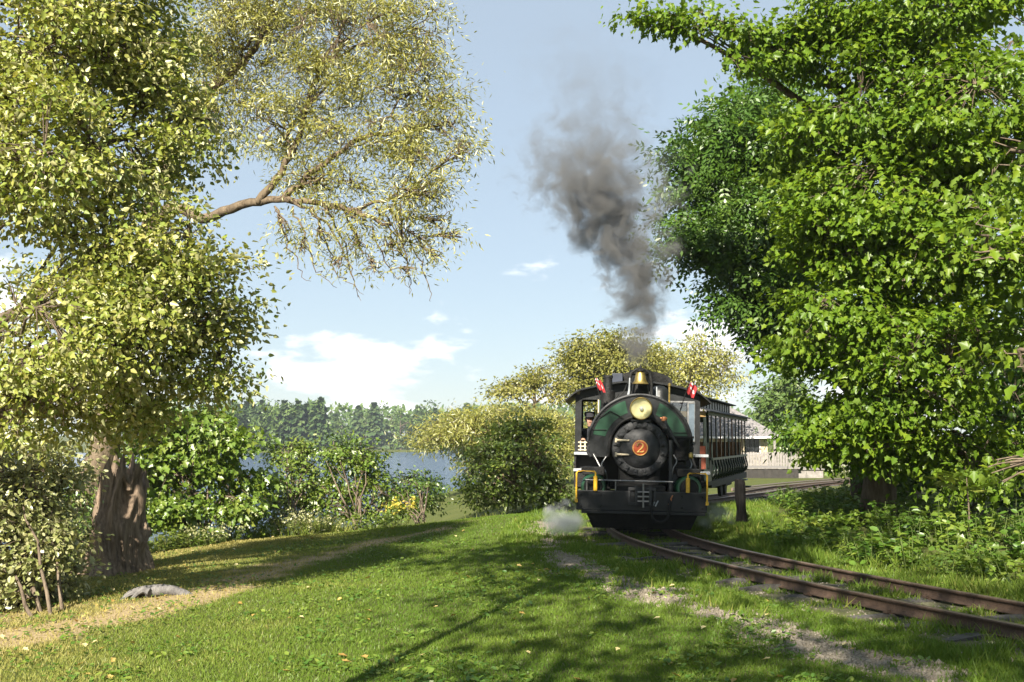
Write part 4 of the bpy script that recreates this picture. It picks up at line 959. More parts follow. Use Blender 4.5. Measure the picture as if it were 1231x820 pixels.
# ------------------------------------------------------------------ driver
SKIN = mat('skin', (.42, .24, .17), .55, 0, .12, 20); CLOTH = mat('dark_overalls', (.012, .013, .018), .85, 0, .4, 20, .3); CAPM = mat('dark_cap', (.02, .02, .026), .8, 0, .3, 20)
def person():
    LW = loco.matrix_basis @ Vector((-.93, 3.52, .70)); root = empty('person', LW, LOCO_A, 'person in dark overalls and cap seated at the cab window', 'person')
    J = {'pel': (0, .1, .62, .15, .13), 'bel': (0, .08, .78, .145, .12), 'che': (0, .04, .98, .165, .12), 'nkb': (0, .02, 1.14, .075, .075), 'nk': (-.01, .0, 1.20, .052, .055), 'hd0': (-.012, -.03, 1.265, .066, .082), 'hd1': (-.014, -.03, 1.345, .078, .095), 'hd2': (-.014, -.02, 1.42, .062, .078),
         'nose': (-.014, -.135, 1.33, .014, .016)}
    E = [('pel', 'bel'), ('bel', 'che'), ('che', 'nkb'), ('nkb', 'nk'), ('nk', 'hd0'), ('hd0', 'hd1'), ('hd1', 'hd2'), ('hd1', 'nose')]
    for s, n in ((-1, 'l'), (1, 'r')):
        J.update({n + 'sh': (s * .18, .03, 1.08, .066, .066), n + 'el': (s * .26, -.10, .86, .05, .05), n + 'wr': (s * .17, -.33, .90, .033, .033), n + 'ha': (s * .15, -.42, .915, .034, .026),
                  n + 'hip': (s * .1, .06, .60, .095, .095), n + 'kn': (s * .13, -.36, .60, .068, .068), n + 'an': (s * .13, -.36, .12, .045, .045), n + 'to': (s * .14, -.52, .05, .045, .035)})
        E += [('che', n + 'sh'), (n + 'sh', n + 'el'), (n + 'el', n + 'wr'), (n + 'wr', n + 'ha'), ('pel', n + 'hip'), (n + 'hip', n + 'kn'), (n + 'kn', n + 'an'), (n + 'an', n + 'to')]
        for q, (dx, L) in enumerate(((-.026, .07), (-.009, .085), (.009, .08), (.026, .06))):
            J[f'{n}f{q}'] = (s * .15 + dx, -.46, .925, .010, .010); J[f'{n}g{q}'] = (s * .15 + dx, -.46 - L * .6, .90, .009, .009); E += [(n + 'ha', f'{n}f{q}'), (f'{n}f{q}', f'{n}g{q}')]
        J[n + 'th'] = (s * .15 - s * .05, -.42, .91, .011, .011); E.append((n + 'wr', n + 'th'))
    keys = list(J); me = bpy.data.meshes.new('body'); me.from_pydata([J[k][:3] for k in keys], [(keys.index(a), keys.index(b)) for a, b in E], [])
    o = bpy.data.objects.new('body', me); C.objects.link(o)
    sk = o.modifiers.new('skin', 'SKIN'); sk.use_smooth_shade = True
    for v, k in zip(me.skin_vertices[0].data, keys): v.radius = J[k][3:5]; v.use_root = (k == 'pel')
    o.modifiers.new('sub', 'SUBSURF').levels = 2
    dg = bpy.context.evaluated_depsgraph_get(); m2 = bpy.data.meshes.new_from_object(o.evaluated_get(dg)); o.modifiers.clear(); o.data = m2; o.parent = root
    m2.materials.clear(); m2.materials.append(CLOTH); m2.materials.append(SKIN)
    for p_ in m2.polygons:
        c = p_.center
        p_.material_index = 1 if c.z > 1.19 or (c.y < -.35 and c.z > .82) else 0
        p_.use_smooth = True
    cap = MB().lathe([(.105, 1.385), (.112, 1.42), (.118, 1.46), (.09, 1.485), (0, 1.49)], (-.014, -.02, 0), 'z', 20).add([(-.10, -.10, 1.395), (.072, -.10, 1.395), (.05, -.19, 1.375), (-.014, -.205, 1.37), (-.078, -.19, 1.375), (-.10, -.10, 1.405), (.072, -.10, 1.405), (.05, -.19, 1.385), (-.014, -.205, 1.38), (-.078, -.19, 1.385)], [(0, 1, 2, 3, 4), (9, 8, 7, 6, 5), (0, 5, 6, 1), (1, 6, 7, 2), (2, 7, 8, 3), (3, 8, 9, 4), (4, 9, 5, 0)])
    cap.build('cap', CAPM, root, True)
    MB().lathe([(.094, 1.27), (.098, 1.33), (.10, 1.39)], (-.014, .0, 0), 'z', 20).build('hair', mat('grey_hair', (.10, .09, .08), .9), root, True).scale = (.86, .98, 1)
    for s in (-1, 1):
        MB().lathe([(0, -.011), (.01, -.006), (.012, 0), (.01, .006), (0, .011)], (-.014 + s * .03, -.115, 1.355), 'z', 8).build('eye', mat('eye_dark', (.03, .025, .02), .2), root, True)
        MB().tube([(-.014 + s * .088, -.02, 1.37), (-.014 + s * .098, -.01, 1.34), (-.014 + s * .086, -.015, 1.30)], [.012, .018, .010], 6).build('ear', SKIN, root, True)
    MB().tube([(-.04, -.118, 1.285), (-.014, -.126, 1.283), (.012, -.118, 1.285)], [.004, .006, .004], 6).build('mouth', mat('lips', (.30, .12, .10), .5), root)
    MB().span((-.22, -.12, .38), (.22, .32, .50)).build('seat', SOOT, loco, loc=(-.93, 3.52, .70))
    MB().span((-.15, -.05, 0), (.15, .25, .38)).build('seat_box', SOOT, loco, loc=(-.93, 3.52, .70))
person()

# ------------------------------------------------------------------ passenger coach
CA = R(-18); CL = 9.4
coach = empty('passenger_coach', (3.72, 27.0, float(rail_z(31))), CA, 'open-sided dark green passenger coach with raised roof behind the locomotive', 'railway coach')
CG = mat('coach_dark_green', (.007, .018, .012), .4, 0, .3, 5); CBR = mat('coach_varnished_wood', (.20, .085, .03), .45, 0, .35, 6); CRED = mat('coach_red_brown', (.26, .062, .03), .5, 0, .2, 6)
OLIVE = mat('coach_olive_trim', (.11, .12, .03), .6, 0, .35, 9); ROOF = mat('coach_roof_tar', (.018, .02, .026), .75, 0, .4, 4); TANW = mat('coach_tan_board', (.38, .24, .09), .5, 0, .25, 8)
def cpart(mb, name, m, parent=coach, **k): return mb.build(name, m, parent, **k)
HW = 1.1
cpart(MB().span((-HW, 0, .58), (HW, CL, .68)), 'floor', SOOT)
cpart(MB().span((-HW, .9, .50), (-HW + .08, CL, .58)).span((HW - .08, .9, .50), (HW, CL, .58)), 'sole_bar', SOOT)
nb = 15
for s in (-1, 1):
    for k in range(10):
        yb = 1.0 + (CL - 1.3) * k / 9
        cpart(MB().span((s * HW - .018, yb - .035, 1.22), (s * HW + .018, yb + .035, 2.40)), 'post', CBR if k % 3 == 2 else CG)
    for k in range(nb):
        yb = 1.0 + (CL - 1.3) * k / (nb - 1)
        cv = [(s * (HW - .10), yb, .68), (s * (HW + .02), yb + .02, .80), (s * (HW + .05), yb + .05, .95), (s * (HW + .00), yb + .09, 1.12), (s * (HW - .01), yb + .10, 1.24)]
        cpart(MB().tube(catmull(cv, 3), .028, 6), 'curved_slat', CG, smooth=True)
    cpart(MB().span((s * (HW - .06) - .01, .92, .93), (s * (HW - .06) + .01, CL - .1, 1.19)), 'side_panel', CG)
    cpart(MB().span((s * HW - .045, .9, 1.20), (s * HW + .045, CL - .1, 1.26)), 'arm_rail', CG)
    cpart(MB().span((s * (HW - .1) - .02, .9, .68), (s * (HW - .1) + .02, CL - .1, .92)), 'kick_board', OLIVE)
    cpart(MB().span((s * (HW + .03) - .02, .05, 2.33), (s * (HW + .03) + .02, CL + .1, 2.46)), 'letter_board', OLIVE)
# roof with clerestory
er = [(-1.24, 2.43), (-1.1, 2.49), (-.62, 2.60), (-.62, 2.57), (-1.1, 2.455), (-1.24, 2.40)]
for s in (1, -1): cpart(MB().prism([(x * s, z) for x, z in (er if s == 1 else er)], -.25, CL + .25), 'lower_roof', ROOF)
cler = cpart(MB().prism([(-.80, 2.86), (-.62, 2.92), (-.3, 2.97), (.3, 2.97), (.62, 2.92), (.80, 2.86), (.80, 2.83), (-.80, 2.83)], -.1, CL + .05), 'upper_roof', ROOF)
NAVY = mat('deck_navy', (.016, .026, .05), .4, 0, .3, 6)
for s in (-1, 1):
    cpart(MB().span((s * .60 - .015, .1, 2.575), (s * .60 + .015, CL - .15, 2.83)), 'deck_side', NAVY)
    for k in range(16): cpart(MB().span((s * .625 - .012, .2 + k * .58, 2.575), (s * .625 + .012, .27 + k * .58, 2.83)), 'deck_post', CG)
cpart(MB().span((-.6, .1, 2.55), (.6, .13, 2.85)), 'deck_end', NAVY)
# front end: open platform, wooden end wall, red dash panel, tan header
cpart(wall_holes(-HW + .05, HW - .05, .68, 2.42, [(-.35, .35, .70, 2.2), (-.9, -.5, 1.4, 2.15), (.5, .9, 1.4, 2.15)], .9, .95), 'end_wall', CG)
cpart(MB().span((.36, .86, .70), (.42, .9, 2.2)).span((-.42, .86, .70), (-.36, .9, 2.2)), 'door_frame', CBR)
cpart(MB().span((HW - .42, .0, 1.0), (HW - .02, .04, 1.56)), 'dash_panel', CRED); cpart(MB().span((-HW + .02, .0, 1.0), (-HW + .42, .04, 1.56)), 'dash_panel', CRED)
cpart(MB().span((-HW, -.02, 2.28), (HW, .03, 2.42)), 'end_header', TANW)
for x in (-HW + .03, -HW + .44, HW - .44, HW - .03): cpart(MB().span((x - .03, 0, .68), (x + .03, .06, 2.30)), 'end_post', CG if abs(x) > .8 else CBR)
cpart(MB().span((HW - .05, .06, .68), (HW, .9, .98)).span((-HW, .06, .68), (-HW + .05, .9, .98)), 'platform_side', CG)
for k in range(8):
    yb = 1.5 + k * 1.0
    b_ = cpart(MB().span((-HW + .12, yb, 1.05), (HW - .12, yb + .42, 1.10)), 'bench', CBR); cpart(MB().box((0, yb + .45, 1.38), (2 * HW - .24, .04, .55), rx=-.12), 'bench_back', CBR, b_); cpart(MB().span((-HW + .2, yb + .05, .68), (-HW + .25, yb + .4, 1.05)).span((HW - .25, yb + .05, .68), (HW - .2, yb + .4, 1.05)), 'bench_leg', SOOT, b_)
for yb in (2.0, 7.4):
    t_ = cpart(MB().span((-.75, yb - .8, .32), (-.65, yb + .8, .46)).span((.65, yb - .8, .32), (.75, yb + .8, .46)).span((-.75, yb - .12, .36), (.75, yb + .12, .52)), 'bogie', SOOT)
    for dy in (-.5, .5):
        for s in (-1, 1):
            cpart(MB().tube([(s * .50, yb + dy, .30), (s * .60, yb + dy, .30)], [.30, .30], 24), 'wheel', SOOT, t_)
        cpart(MB().cyl((-.5, yb + dy, .30), (.5, yb + dy, .30), .05, n=10), 'axle', SOOT, t_)
for k, (z, xx) in enumerate(((.42, 1.12), (.20, 1.22))): cpart(MB().span((xx - .25, CL - .55, z), (xx + .02, CL - .05, z + .04)), 'step', WHT if k == 0 else SOOT)
cpart(MB().span((-.06, -.5, .44), (.06, .2, .56)).box((0, -.48, .5), (.2, .1, .2)), 'coupler', SOOT)

# ------------------------------------------------------------------ black timber post by the line
p = gb(892, 629)
m_ = MB(); hs = [-.2, .0, .3, .6, .82, .90]; ws = [.125, .12, .108, .115, .12, .105]; vs = []; fs = []; g = np.random.default_rng(9)
for h, w in zip(hs, ws):
    for k in range(8):
        a = k * math.pi / 4 + .3; r_ = w * g.uniform(.88, 1.12); vs.append((r_ * math.cos(a) - .04 * h, r_ * math.sin(a), h + g.normal(0, .012)))
for i in range(5):
    for k in range(8): fs.append((i * 8 + k, i * 8 + (k + 1) % 8, i * 8 + 8 + (k + 1) % 8, i * 8 + 8 + k))
fs.append(tuple(range(40, 48)))
tag(m_.add(vs, fs).build('timber_post', barkmat('charred_timber', (.004, .004, .004), (.012, .011, .010), 10, .15, .9), None, loc=p), 'charred black timber post standing beside the line', 'post')

# ------------------------------------------------------------------ station and platform
WALLC = mat('station_cream_board', (.42, .35, .24), .7, 0, .15, 3); SHN = mat('station_shingle', (.16, .15, .15), .85, 0, .4, 5); TRIM = mat('station_white_trim', (.62, .60, .62), .6); PALE = mat('station_pale_paint', (.20, .185, .17), .7); PLK = mat('platform_plank', (.20, .185, .17), .85, 0, .35, 4); PLD = mat('platform_dark_face', (.028, .025, .022), .85, 0, .4, 4); DWIN = mat('dark_window', (.02, .022, .025), .1)
SX0, SX1, SY, SZ = 8.6, 17.4, 74.0, .0
st = empty('station_building', (SX0, SY, SZ), 0, 'small cream railway station with shingled hip roof behind the coach', 'building')
def spart(mb, name, m, parent=st, **k): return mb.build(name, m, parent, **k)
LX = SX1 - SX0
spart(wall_holes(0, LX, -.9, 2.0, [(LX - 1.5, LX - .55, .75, 1.75), (LX - 2.75, LX - 2.2, .55, 1.75)], 0, .15), 'front_wall', WALLC)
spart(MB().span((LX - .15, .15, -.9), (LX, 4.5, 2.0)), 'side_wall', WALLC); spart(MB().span((0, .15, -.9), (.15, 4.5, 2.0)), 'side_wall', WALLC); spart(MB().span((0, 4.5, -.9), (LX, 4.65, 2.0)), 'rear_wall', WALLC)
for a, b, c, d in ((LX - 1.5, LX - .55, .75, 1.75), (LX - 2.75, LX - 2.2, .55, 1.75)):
    w_ = spart(MB().span((a - .06, -.03, d), (b + .06, .05, d + .08)).span((a - .06, -.03, c - .08), (b + .06, .05, c)).span((a - .06, -.03, c), (a, .05, d)).span((b, -.03, c), (b + .06, .05, d)), 'window', TRIM)
    for i in range(3): spart(MB().span((a + (b - a) * i / 3 + .015, .06, c), (a + (b - a) * (i + 1) / 3 - .015, .08, d)), 'pane', DWIN, w_)
    if b - a < .7: spart(MB().span((a, .03, c + .4), (b, .055, c + .44)).span((a, .03, c + .8), (b, .055, c + .84)), 'glazing_bar', TRIM, w_)
e = .75; rz0, rz1 = 1.92, 4.3
for k in range(12):          # courses of shingles round the hip roof
    t0, t1 = k / 12, (k + 1) / 12; f = lambda t: ((-e) * (1 - t) + 2.3 * t, (LX + e) * (1 - t) + (LX - 2.6) * t, (-e) * (1 - t) + 2.3 * t, (4.65 + e) * (1 - t) + 2.4 * t, rz0 + (rz1 - rz0) * t)
    a, b = f(t0), f(t1 + .01); dz = .035
    spart(MB().add([(a[0], a[2], a[4] + dz), (a[1], a[2], a[4] + dz), (a[1], a[3], a[4] + dz), (a[0], a[3], a[4] + dz), (b[0], b[2], b[4]), (b[1], b[2], b[4]), (b[1], b[3], b[4]), (b[0], b[3], b[4]), (a[0], a[2], a[4]), (a[1], a[2], a[4]), (a[1], a[3], a[4]), (a[0], a[3], a[4])],
        [(0, 1, 5, 4), (1, 2, 6, 5), (2, 3, 7, 6), (3, 0, 4, 7), (0, 8, 9, 1), (1, 9, 10, 2), (2, 10, 11, 3), (3, 11, 8, 0)]), 'shingle_course', SHN)
spart(MB().span((-e, -e, rz0 - .16), (LX + e, -e + .06, rz0 - .01)).span((LX + e - .06, -e + .06, rz0 - .16), (LX + e, 4.65 + e, rz0 - .01)), 'fascia', TRIM)
spart(MB().span((-e + .06, -e + .06, rz0 - .06), (LX + e - .06, 4.65 + e, rz0 - .02)), 'soffit', PALE)
for x in (LX + .35, LX - 3.4): spart(MB().span((x - .07, -.6, -.9), (x + .07, -.46, rz0 - .06)), 'porch_post', mat('porch_brown', (.18, .10, .05), .7) if x < LX else PALE)
# railings of vertical boards
fc = empty('board_fence', (13.4, 67.5, -.1), 0, 'pale board fence along the station platform', 'fence')
for k in range(24): MB().span((k * .17, 0, .1), (k * .17 + .14, .03, 1.0 + .02 * math.sin(k * 5))).build('board', PALE, fc)
MB().span((-.1, .03, .25), (4.2, .07, .33)).span((-.1, .03, .8), (4.2, .07, .88)).build('rail', PALE, fc); MB().span((4.1, -.04, -.2), (4.22, .10, 1.05)).span((-.1, -.04, -.2), (.02, .10, 1.05)).build('end_post', PALE, fc)
fc = empty('picket_fence', (18.2, 70.5, -.2), R(-6), 'thin grey-green picket fence beyond the platform end', 'fence')
for k in range(22): MB().span((k * .22, 0, -.2), (k * .22 + .07, .03, .95)).build('picket', mat('fence_weathered', (.20, .20, .15), .85) if k == 0 else bpy.data.materials['fence_weathered'], fc)
MB().span((-.05, .03, .2), (4.8, .06, .28)).span((-.05, .03, .7), (4.8, .06, .78)).build('rail', bpy.data.materials['fence_weathered'], fc)
pf = empty('station_platform', (10.0, 62.0, -.45), R(0), 'low timber platform with dark face before the station', 'platform')
for k in range(34): MB().span((k * .19, -.06, .46), (k * .19 + .175, 6.0, .52)).build('plank', PLK, pf)
MB().span((0, 0, -.2), (6.3, .12, .46)).build('face_board', PLD, pf)
for k in range(8): MB().span((.1 + k * .85, -.05, -.2), (.28 + k * .85, 0, .46)).build('face_post', PLD, pf)
MB().span((6.3, .3, -.2), (7.8, 4.5, .42)).build('end_ramp', PLK, pf)
MB().span((6.25, .22, .40), (7.9, 4.5, .46)).build('ramp_cap', PLK, pf)
# shiny rails of the siding
sd = empty('siding_track', (14, 56, -.5), 0, 'pair of shiny siding rails in the grass before the platform', 'railway track')
for off in (0, 1.1):
    pts = [P(880, 600, 44 + off * 1.3), P(940, 590, 49 + off * 2.2), P(1000, 582, 54 + off * 2.6), P(1060, 579, 58 + off * 2.5)]
    pts = [(q[0] - 14, q[1] - 56, gz(q[0], q[1]) + .14 + .5) for q in pts]
    MB().tube(catmull(pts, 6), .04, 6).build('rail', POLISH, sd, True)

# ------------------------------------------------------------------ smoke and steam
def volume(name, dens_nodes, albedo, label, cat, mesh, aniso=.2, step=.25):
    m = bpy.data.materials.new(name); m.use_nodes = True; nt = m.node_tree; nt.nodes.clear()
    pv = nt.nodes.new('ShaderNodeVolumePrincipled'); pv.inputs['Color'].default_value = (*albedo, 1); pv.inputs['Anisotropy'].default_value = aniso
    o = nt.nodes.new('ShaderNodeOutputMaterial'); nt.links.new(pv.outputs[0], o.inputs['Volume'])
    nt.links.new(dens_nodes(nt), pv.inputs['Density'])
    try: m.cycles.volume_step_rate = step
    except Exception: pass
    ob = mesh.build(name, m)
    try: ob.cycles.volume_step_rate = step
    except Exception: pass
    return tag(ob, label, cat, kind='stuff')
def vm(nt, op, a, b=None, c=None, clamp=False):
    n = nt.nodes.new('ShaderNodeMath'); n.operation = op; n.use_clamp = clamp
    for i, v in enumerate((a, b, c)):
        if v is None: continue
        if isinstance(v, (int, float)): n.inputs[i].default_value = v
        else: nt.links.new(v, n.inputs[i])
    return n.outputs[0]
# rising column: axis, radius and strength by height
SMK = [(768, 441, 13, 1.0), (768, 410, 22, 1.0), (772, 378, 36, 1.0), (764, 340, 46, 1.0), (748, 298, 60, .95), (730, 258, 76, .9), (718, 222, 90, .62), (712, 190, 88, .38), (716, 155, 84, .17), (718, 115, 82, .07), (700, 70, 90, .03), (690, 20, 100, .0)]
SD = 21.4
sw = [(P(a, b, SD), r * SD / F, k) for a, b, r, k in SMK]; z0, z1 = sw[0][0][2], sw[-1][0][2]
def smoke_nodes(nt):
    t = nt.nodes.new('ShaderNodeTexCoord'); s = nt.nodes.new('ShaderNodeSeparateXYZ'); 
    nz1 = nt.nodes.new('ShaderNodeTexNoise'); nz1.inputs['Scale'].default_value = 1.1; nz1.inputs['Detail'].default_value = 2; nt.links.new(t.outputs['Object'], nz1.inputs['Vector'])
    # warp the position
    vs_ = nt.nodes.new('ShaderNodeVectorMath'); vs_.operation = 'SUBTRACT'; nt.links.new(nz1.outputs['Color'], vs_.inputs[0]); vs_.inputs[1].default_value = (.5, .5, .5)
    vk = nt.nodes.new('ShaderNodeVectorMath'); vk.operation = 'SCALE'; nt.links.new(vs_.outputs[0], vk.inputs[0]); vk.inputs['Scale'].default_value = .9
    va = nt.nodes.new('ShaderNodeVectorMath'); va.operation = 'ADD'; nt.links.new(t.outputs['Object'], va.inputs[0]); nt.links.new(vk.outputs[0], va.inputs[1])
    nt.links.new(va.outputs[0], s.inputs[0])
    so = nt.nodes.new('ShaderNodeSeparateXYZ'); nt.links.new(t.outputs['Object'], so.inputs[0])
    h = vm(nt, 'DIVIDE', vm(nt, 'SUBTRACT', so.outputs[2], z0), z1 - z0)
    def curve(vals, lo, hi):
        n = nt.nodes.new('ShaderNodeFloatCurve'); c = n.mapping.curves[0]; hs = [(q[0][2] - z0) / (z1 - z0) for q in sw]
        pts = [(a, (v - lo) / (hi - lo)) for a, v in zip(hs, vals)]
        c.points[0].location = pts[0]; c.points[1].location = pts[-1]
        for p_ in pts[1:-1]: c.points.new(*p_)
        n.mapping.update(); nt.links.new(h, n.inputs['Value'])
        return vm(nt, 'MULTIPLY_ADD', n.outputs[0], hi - lo, lo)
    cx_ = curve([q[0][0] for q in sw], 0, 4); rr = curve([q[1] for q in sw], 0, 2); st_ = curve([q[2] for q in sw], 0, 1)
    near = vm(nt, 'SUBTRACT', 1.0, vm(nt, 'POWER', h, .25, clamp=True), clamp=True)
    dx = vm(nt, 'SUBTRACT', s.outputs[0], cx_); dy = vm(nt, 'SUBTRACT', s.outputs[1], SD)
    q = vm(nt, 'DIVIDE', vm(nt, 'SQRT', vm(nt, 'ADD', vm(nt, 'MULTIPLY', dx, dx), vm(nt, 'MULTIPLY', dy, dy))), rr)
    nz = nt.nodes.new('ShaderNodeTexNoise'); nz.inputs['Scale'].default_value = 2.5; nz.inputs['Detail'].default_value = 7; nz.inputs['Roughness'].default_value = .64; nz.inputs['Distortion'].default_value = .3; nt.links.new(va.outputs[0], nz.inputs['Vector'])
    k = vm(nt, 'ADD', vm(nt, 'SUBTRACT', 1.0, q), vm(nt, 'MULTIPLY', vm(nt, 'SUBTRACT', nz.outputs[0], .55), 4.6))
    k = vm(nt, 'MULTIPLY', k, 1.0, clamp=True)
    k = vm(nt, 'MULTIPLY', k, vm(nt, 'LESS_THAN', q, 1.35))
    return vm(nt, 'MULTIPLY', vm(nt, 'MULTIPLY', k, st_), 6.0)
mb_ = MB(); mb_.tube([q[0] for q in sw], [max(q[1] * 1.35, .3) + (.0 if i == 0 else .2) for i, q in enumerate(sw)], 20)
volume('smoke_plume', smoke_nodes, (.28, .28, .285), 'dark brown-grey smoke rising from the locomotive chimney', 'smoke', mb_, .1, .3)
def puff_nodes(c, r, dens, seed):
    def f(nt):
        t = nt.nodes.new('ShaderNodeTexCoord'); mp = nt.nodes.new('ShaderNodeMapping'); mp.vector_type = 'POINT'
        mp.inputs['Location'].default_value = [-c[i] / r[i] for i in range(3)]; mp.inputs['Scale'].default_value = [1 / k for k in r]; nt.links.new(t.outputs['Object'], mp.inputs[0])
        ln = nt.nodes.new('ShaderNodeVectorMath'); ln.operation = 'LENGTH'; nt.links.new(mp.outputs[0], ln.inputs[0])
        nz = nt.nodes.new('ShaderNodeTexNoise'); nz.noise_dimensions = '4D'; nz.inputs['W'].default_value = seed; nz.inputs['Scale'].default_value = 3.2; nz.inputs['Detail'].default_value = 5; nt.links.new(t.outputs['Object'], nz.inputs['Vector'])
        k = vm(nt, 'ADD', vm(nt, 'SUBTRACT', .72, ln.outputs['Value']), vm(nt, 'MULTIPLY', vm(nt, 'SUBTRACT', nz.outputs[0], .5), 3.2), clamp=True)
        k = vm(nt, 'MULTIPLY', k, vm(nt, 'LESS_THAN', ln.outputs['Value'], 1.0))
        return vm(nt, 'MULTIPLY', k, dens)
    return f
def ellip(c, r):
    pr = [(math.sin(a), -math.cos(a)) for a in np.linspace(0.001, math.pi - .001, 12)]
    m = MB().lathe(pr, (0, 0, 0), 'z', 18); m.v = [tuple(v[i] * r[i] + c[i] for i in range(3)) for v in m.v]; return m
c = P(676, 622, 19.3); r = (.55, .45, .36); volume('steam_puff', puff_nodes(c, r, 7, 1.0), (.96, .97, .98), 'white steam curling over the grass beside the front beam', 'steam', ellip(c, r), .2, .3)
c = P(858, 620, 19.8); r = (.48, .5, .30); volume('steam_puff', puff_nodes(c, r, 2.2, 4.0), (.9, .93, .95), 'thin bluish steam drifting from the cylinder toward the black post', 'steam', ellip(c, r), .2, .3)

# ------------------------------------------------------------------ grass
M_GRASS = leafmat('grass_blade', (.08, .15, .018), (.135, .19, .03), (.34, .295, .10), trans=.35, gloss=.008, tcol=(1.1, 1.1, .6))
def blades(name, x, y, h, w, tint, g, lean=.5, label=None, cat='grass'):
    n = len(x); z = ground(x, y); a = g.random(n) * 6.283; L = g.normal(0, lean, (n, 2)) * h[:, None]
    b0 = np.stack([x - np.cos(a) * w, y - np.sin(a) * w, z - .01], 1); b1 = np.stack([x + np.cos(a) * w, y + np.sin(a) * w, z - .01], 1)
    md_ = np.stack([x + L[:, 0] * .35, y + L[:, 1] * .35, z + h * .62], 1); off = np.stack([np.cos(a) * w * .7, np.sin(a) * w * .7, 0 * a], 1); tip = np.stack([x + L[:, 0], y + L[:, 1], z + h], 1)
    V = np.stack([b0, b1, tip], 1).reshape(-1, 3); i = np.arange(n)[:, None] * 3
    o = npmesh(name, V, i + np.array([[0, 1, 2]]), M_GRASS, None, np.repeat(np.clip(tint, 0, 1), 3)); return tag(o, label, cat, kind='stuff')
g = np.random.default_rng(40)
n = 500000
dd = 5.5 + 23 * g.random(n) ** 1.35; ang = g.uniform(-.50, .50, n); x = dd * np.tan(ang) * 1.02; y = dd
yc = np.interp(x, [-40, -16, -11, -8.2, -6, 0, 2, 8], [5, 8, 16, 20.6, 24.6, 26.0, 26.5, 27])
u = side(x, y); mg_, md_, mb__ = masks(x, y)
keep = (y < yc + 2.0) & (u < -1.15) & (g.random(n) > mg_ * .985) & (g.random(n) > md_ * .72)
x, y, u, md_ = x[keep], y[keep], u[keep], md_[keep]
patch = fbm(x, y, .8, 3); dryl = sstep(-x, .3, 6.5)
tint = .15 + .68 * dryl + .35 * md_ + .5 * (patch - .5) + .16 * g.random(len(x)) + .25 * (g.random(len(x)) < .06)
h = g.uniform(.018, .042, len(x)) * (1 + .5 * (patch - .5)) * (1 + .5 * sstep(-u, 0, 4) * 0) * np.where(np.abs(u) < 2.6, 1.5, 1); w = .0045 + .00028 * y
blades('lawn_grass', x, y, h, w, tint, g, .6, 'short mown lawn grass sloping from the track to the lake bank')
# rough grass in and along the line, in tufts
n = 150000; y = 5.5 + 26 * g.random(n) ** 1.3; off = np.where(g.random(n) < .55, g.uniform(-2.6, 1.0, n), g.normal(1.6, .7, n)); m = trk_slope(y); x = trk_x(y) + off / np.sqrt(1 + m * m)
tuf = fbm(x, y, 1.9, 6); onr = np.abs(np.abs(off) - .535) < .05
keep = (g.random(n) < sstep(tuf, .40, .58) * np.where(np.abs(off) < 1.0, .85, 1)) & ~onr | ((off > 1.25) & (g.random(n) < .8)); mg_ = masks(x, y)[0]; keep &= g.random(n) > mg_ * .9
loc_z = ground(x, y)
x, y, off, tuf = x[keep], y[keep], off[keep], tuf[keep]
h = g.uniform(.03, .09, len(x)) * (.5 + 1.3 * sstep(tuf, .45, .75)) * np.where(off > 1.3, 1.7, 1); tint = .12 + .32 * g.random(len(x)) + .5 * (fbm(x, y, 1.2, 9) - .4) + .3 * (g.random(len(x)) < .12)
blades('track_grass', x, y, h, .0055 + .0004 * y, tint, g, .5, 'rough tufts of grass growing between and beside the rails')
# tall meadow grass on the brow of the bank
n = 30000; x = g.uniform(-9, 2, n); yc = np.interp(x, [-40, -16, -11, -8.2, -6, 0, 2, 8], [5, 8, 16, 20.6, 24.6, 26.0, 26.5, 27]); y = yc + g.uniform(-.3, 2.2, n)
k = sstep(fbm(x, y, 1.1, 12), .38, .62) * np.interp(x, [-9, -6.8, -4.5, -3.6, -2.6, 2], [.8, 1, 1, .5, .15, .10]); keep = g.random(n) < k
x, y = x[keep], y[keep]; h = g.uniform(.10, .50, len(x)) * np.interp(x, [-9, -4.2, -3, 2], [1, 1, .35, .3]); blades('meadow_grass', x, y, h, .009 + 0 * x, np.clip(.45 + .35 * g.random(len(x)) + .5 * (fbm(x, y, 1.5, 15) - .5), 0, 1), g, .4, 'tall straw-coloured meadow grass along the brow of the lake bank')

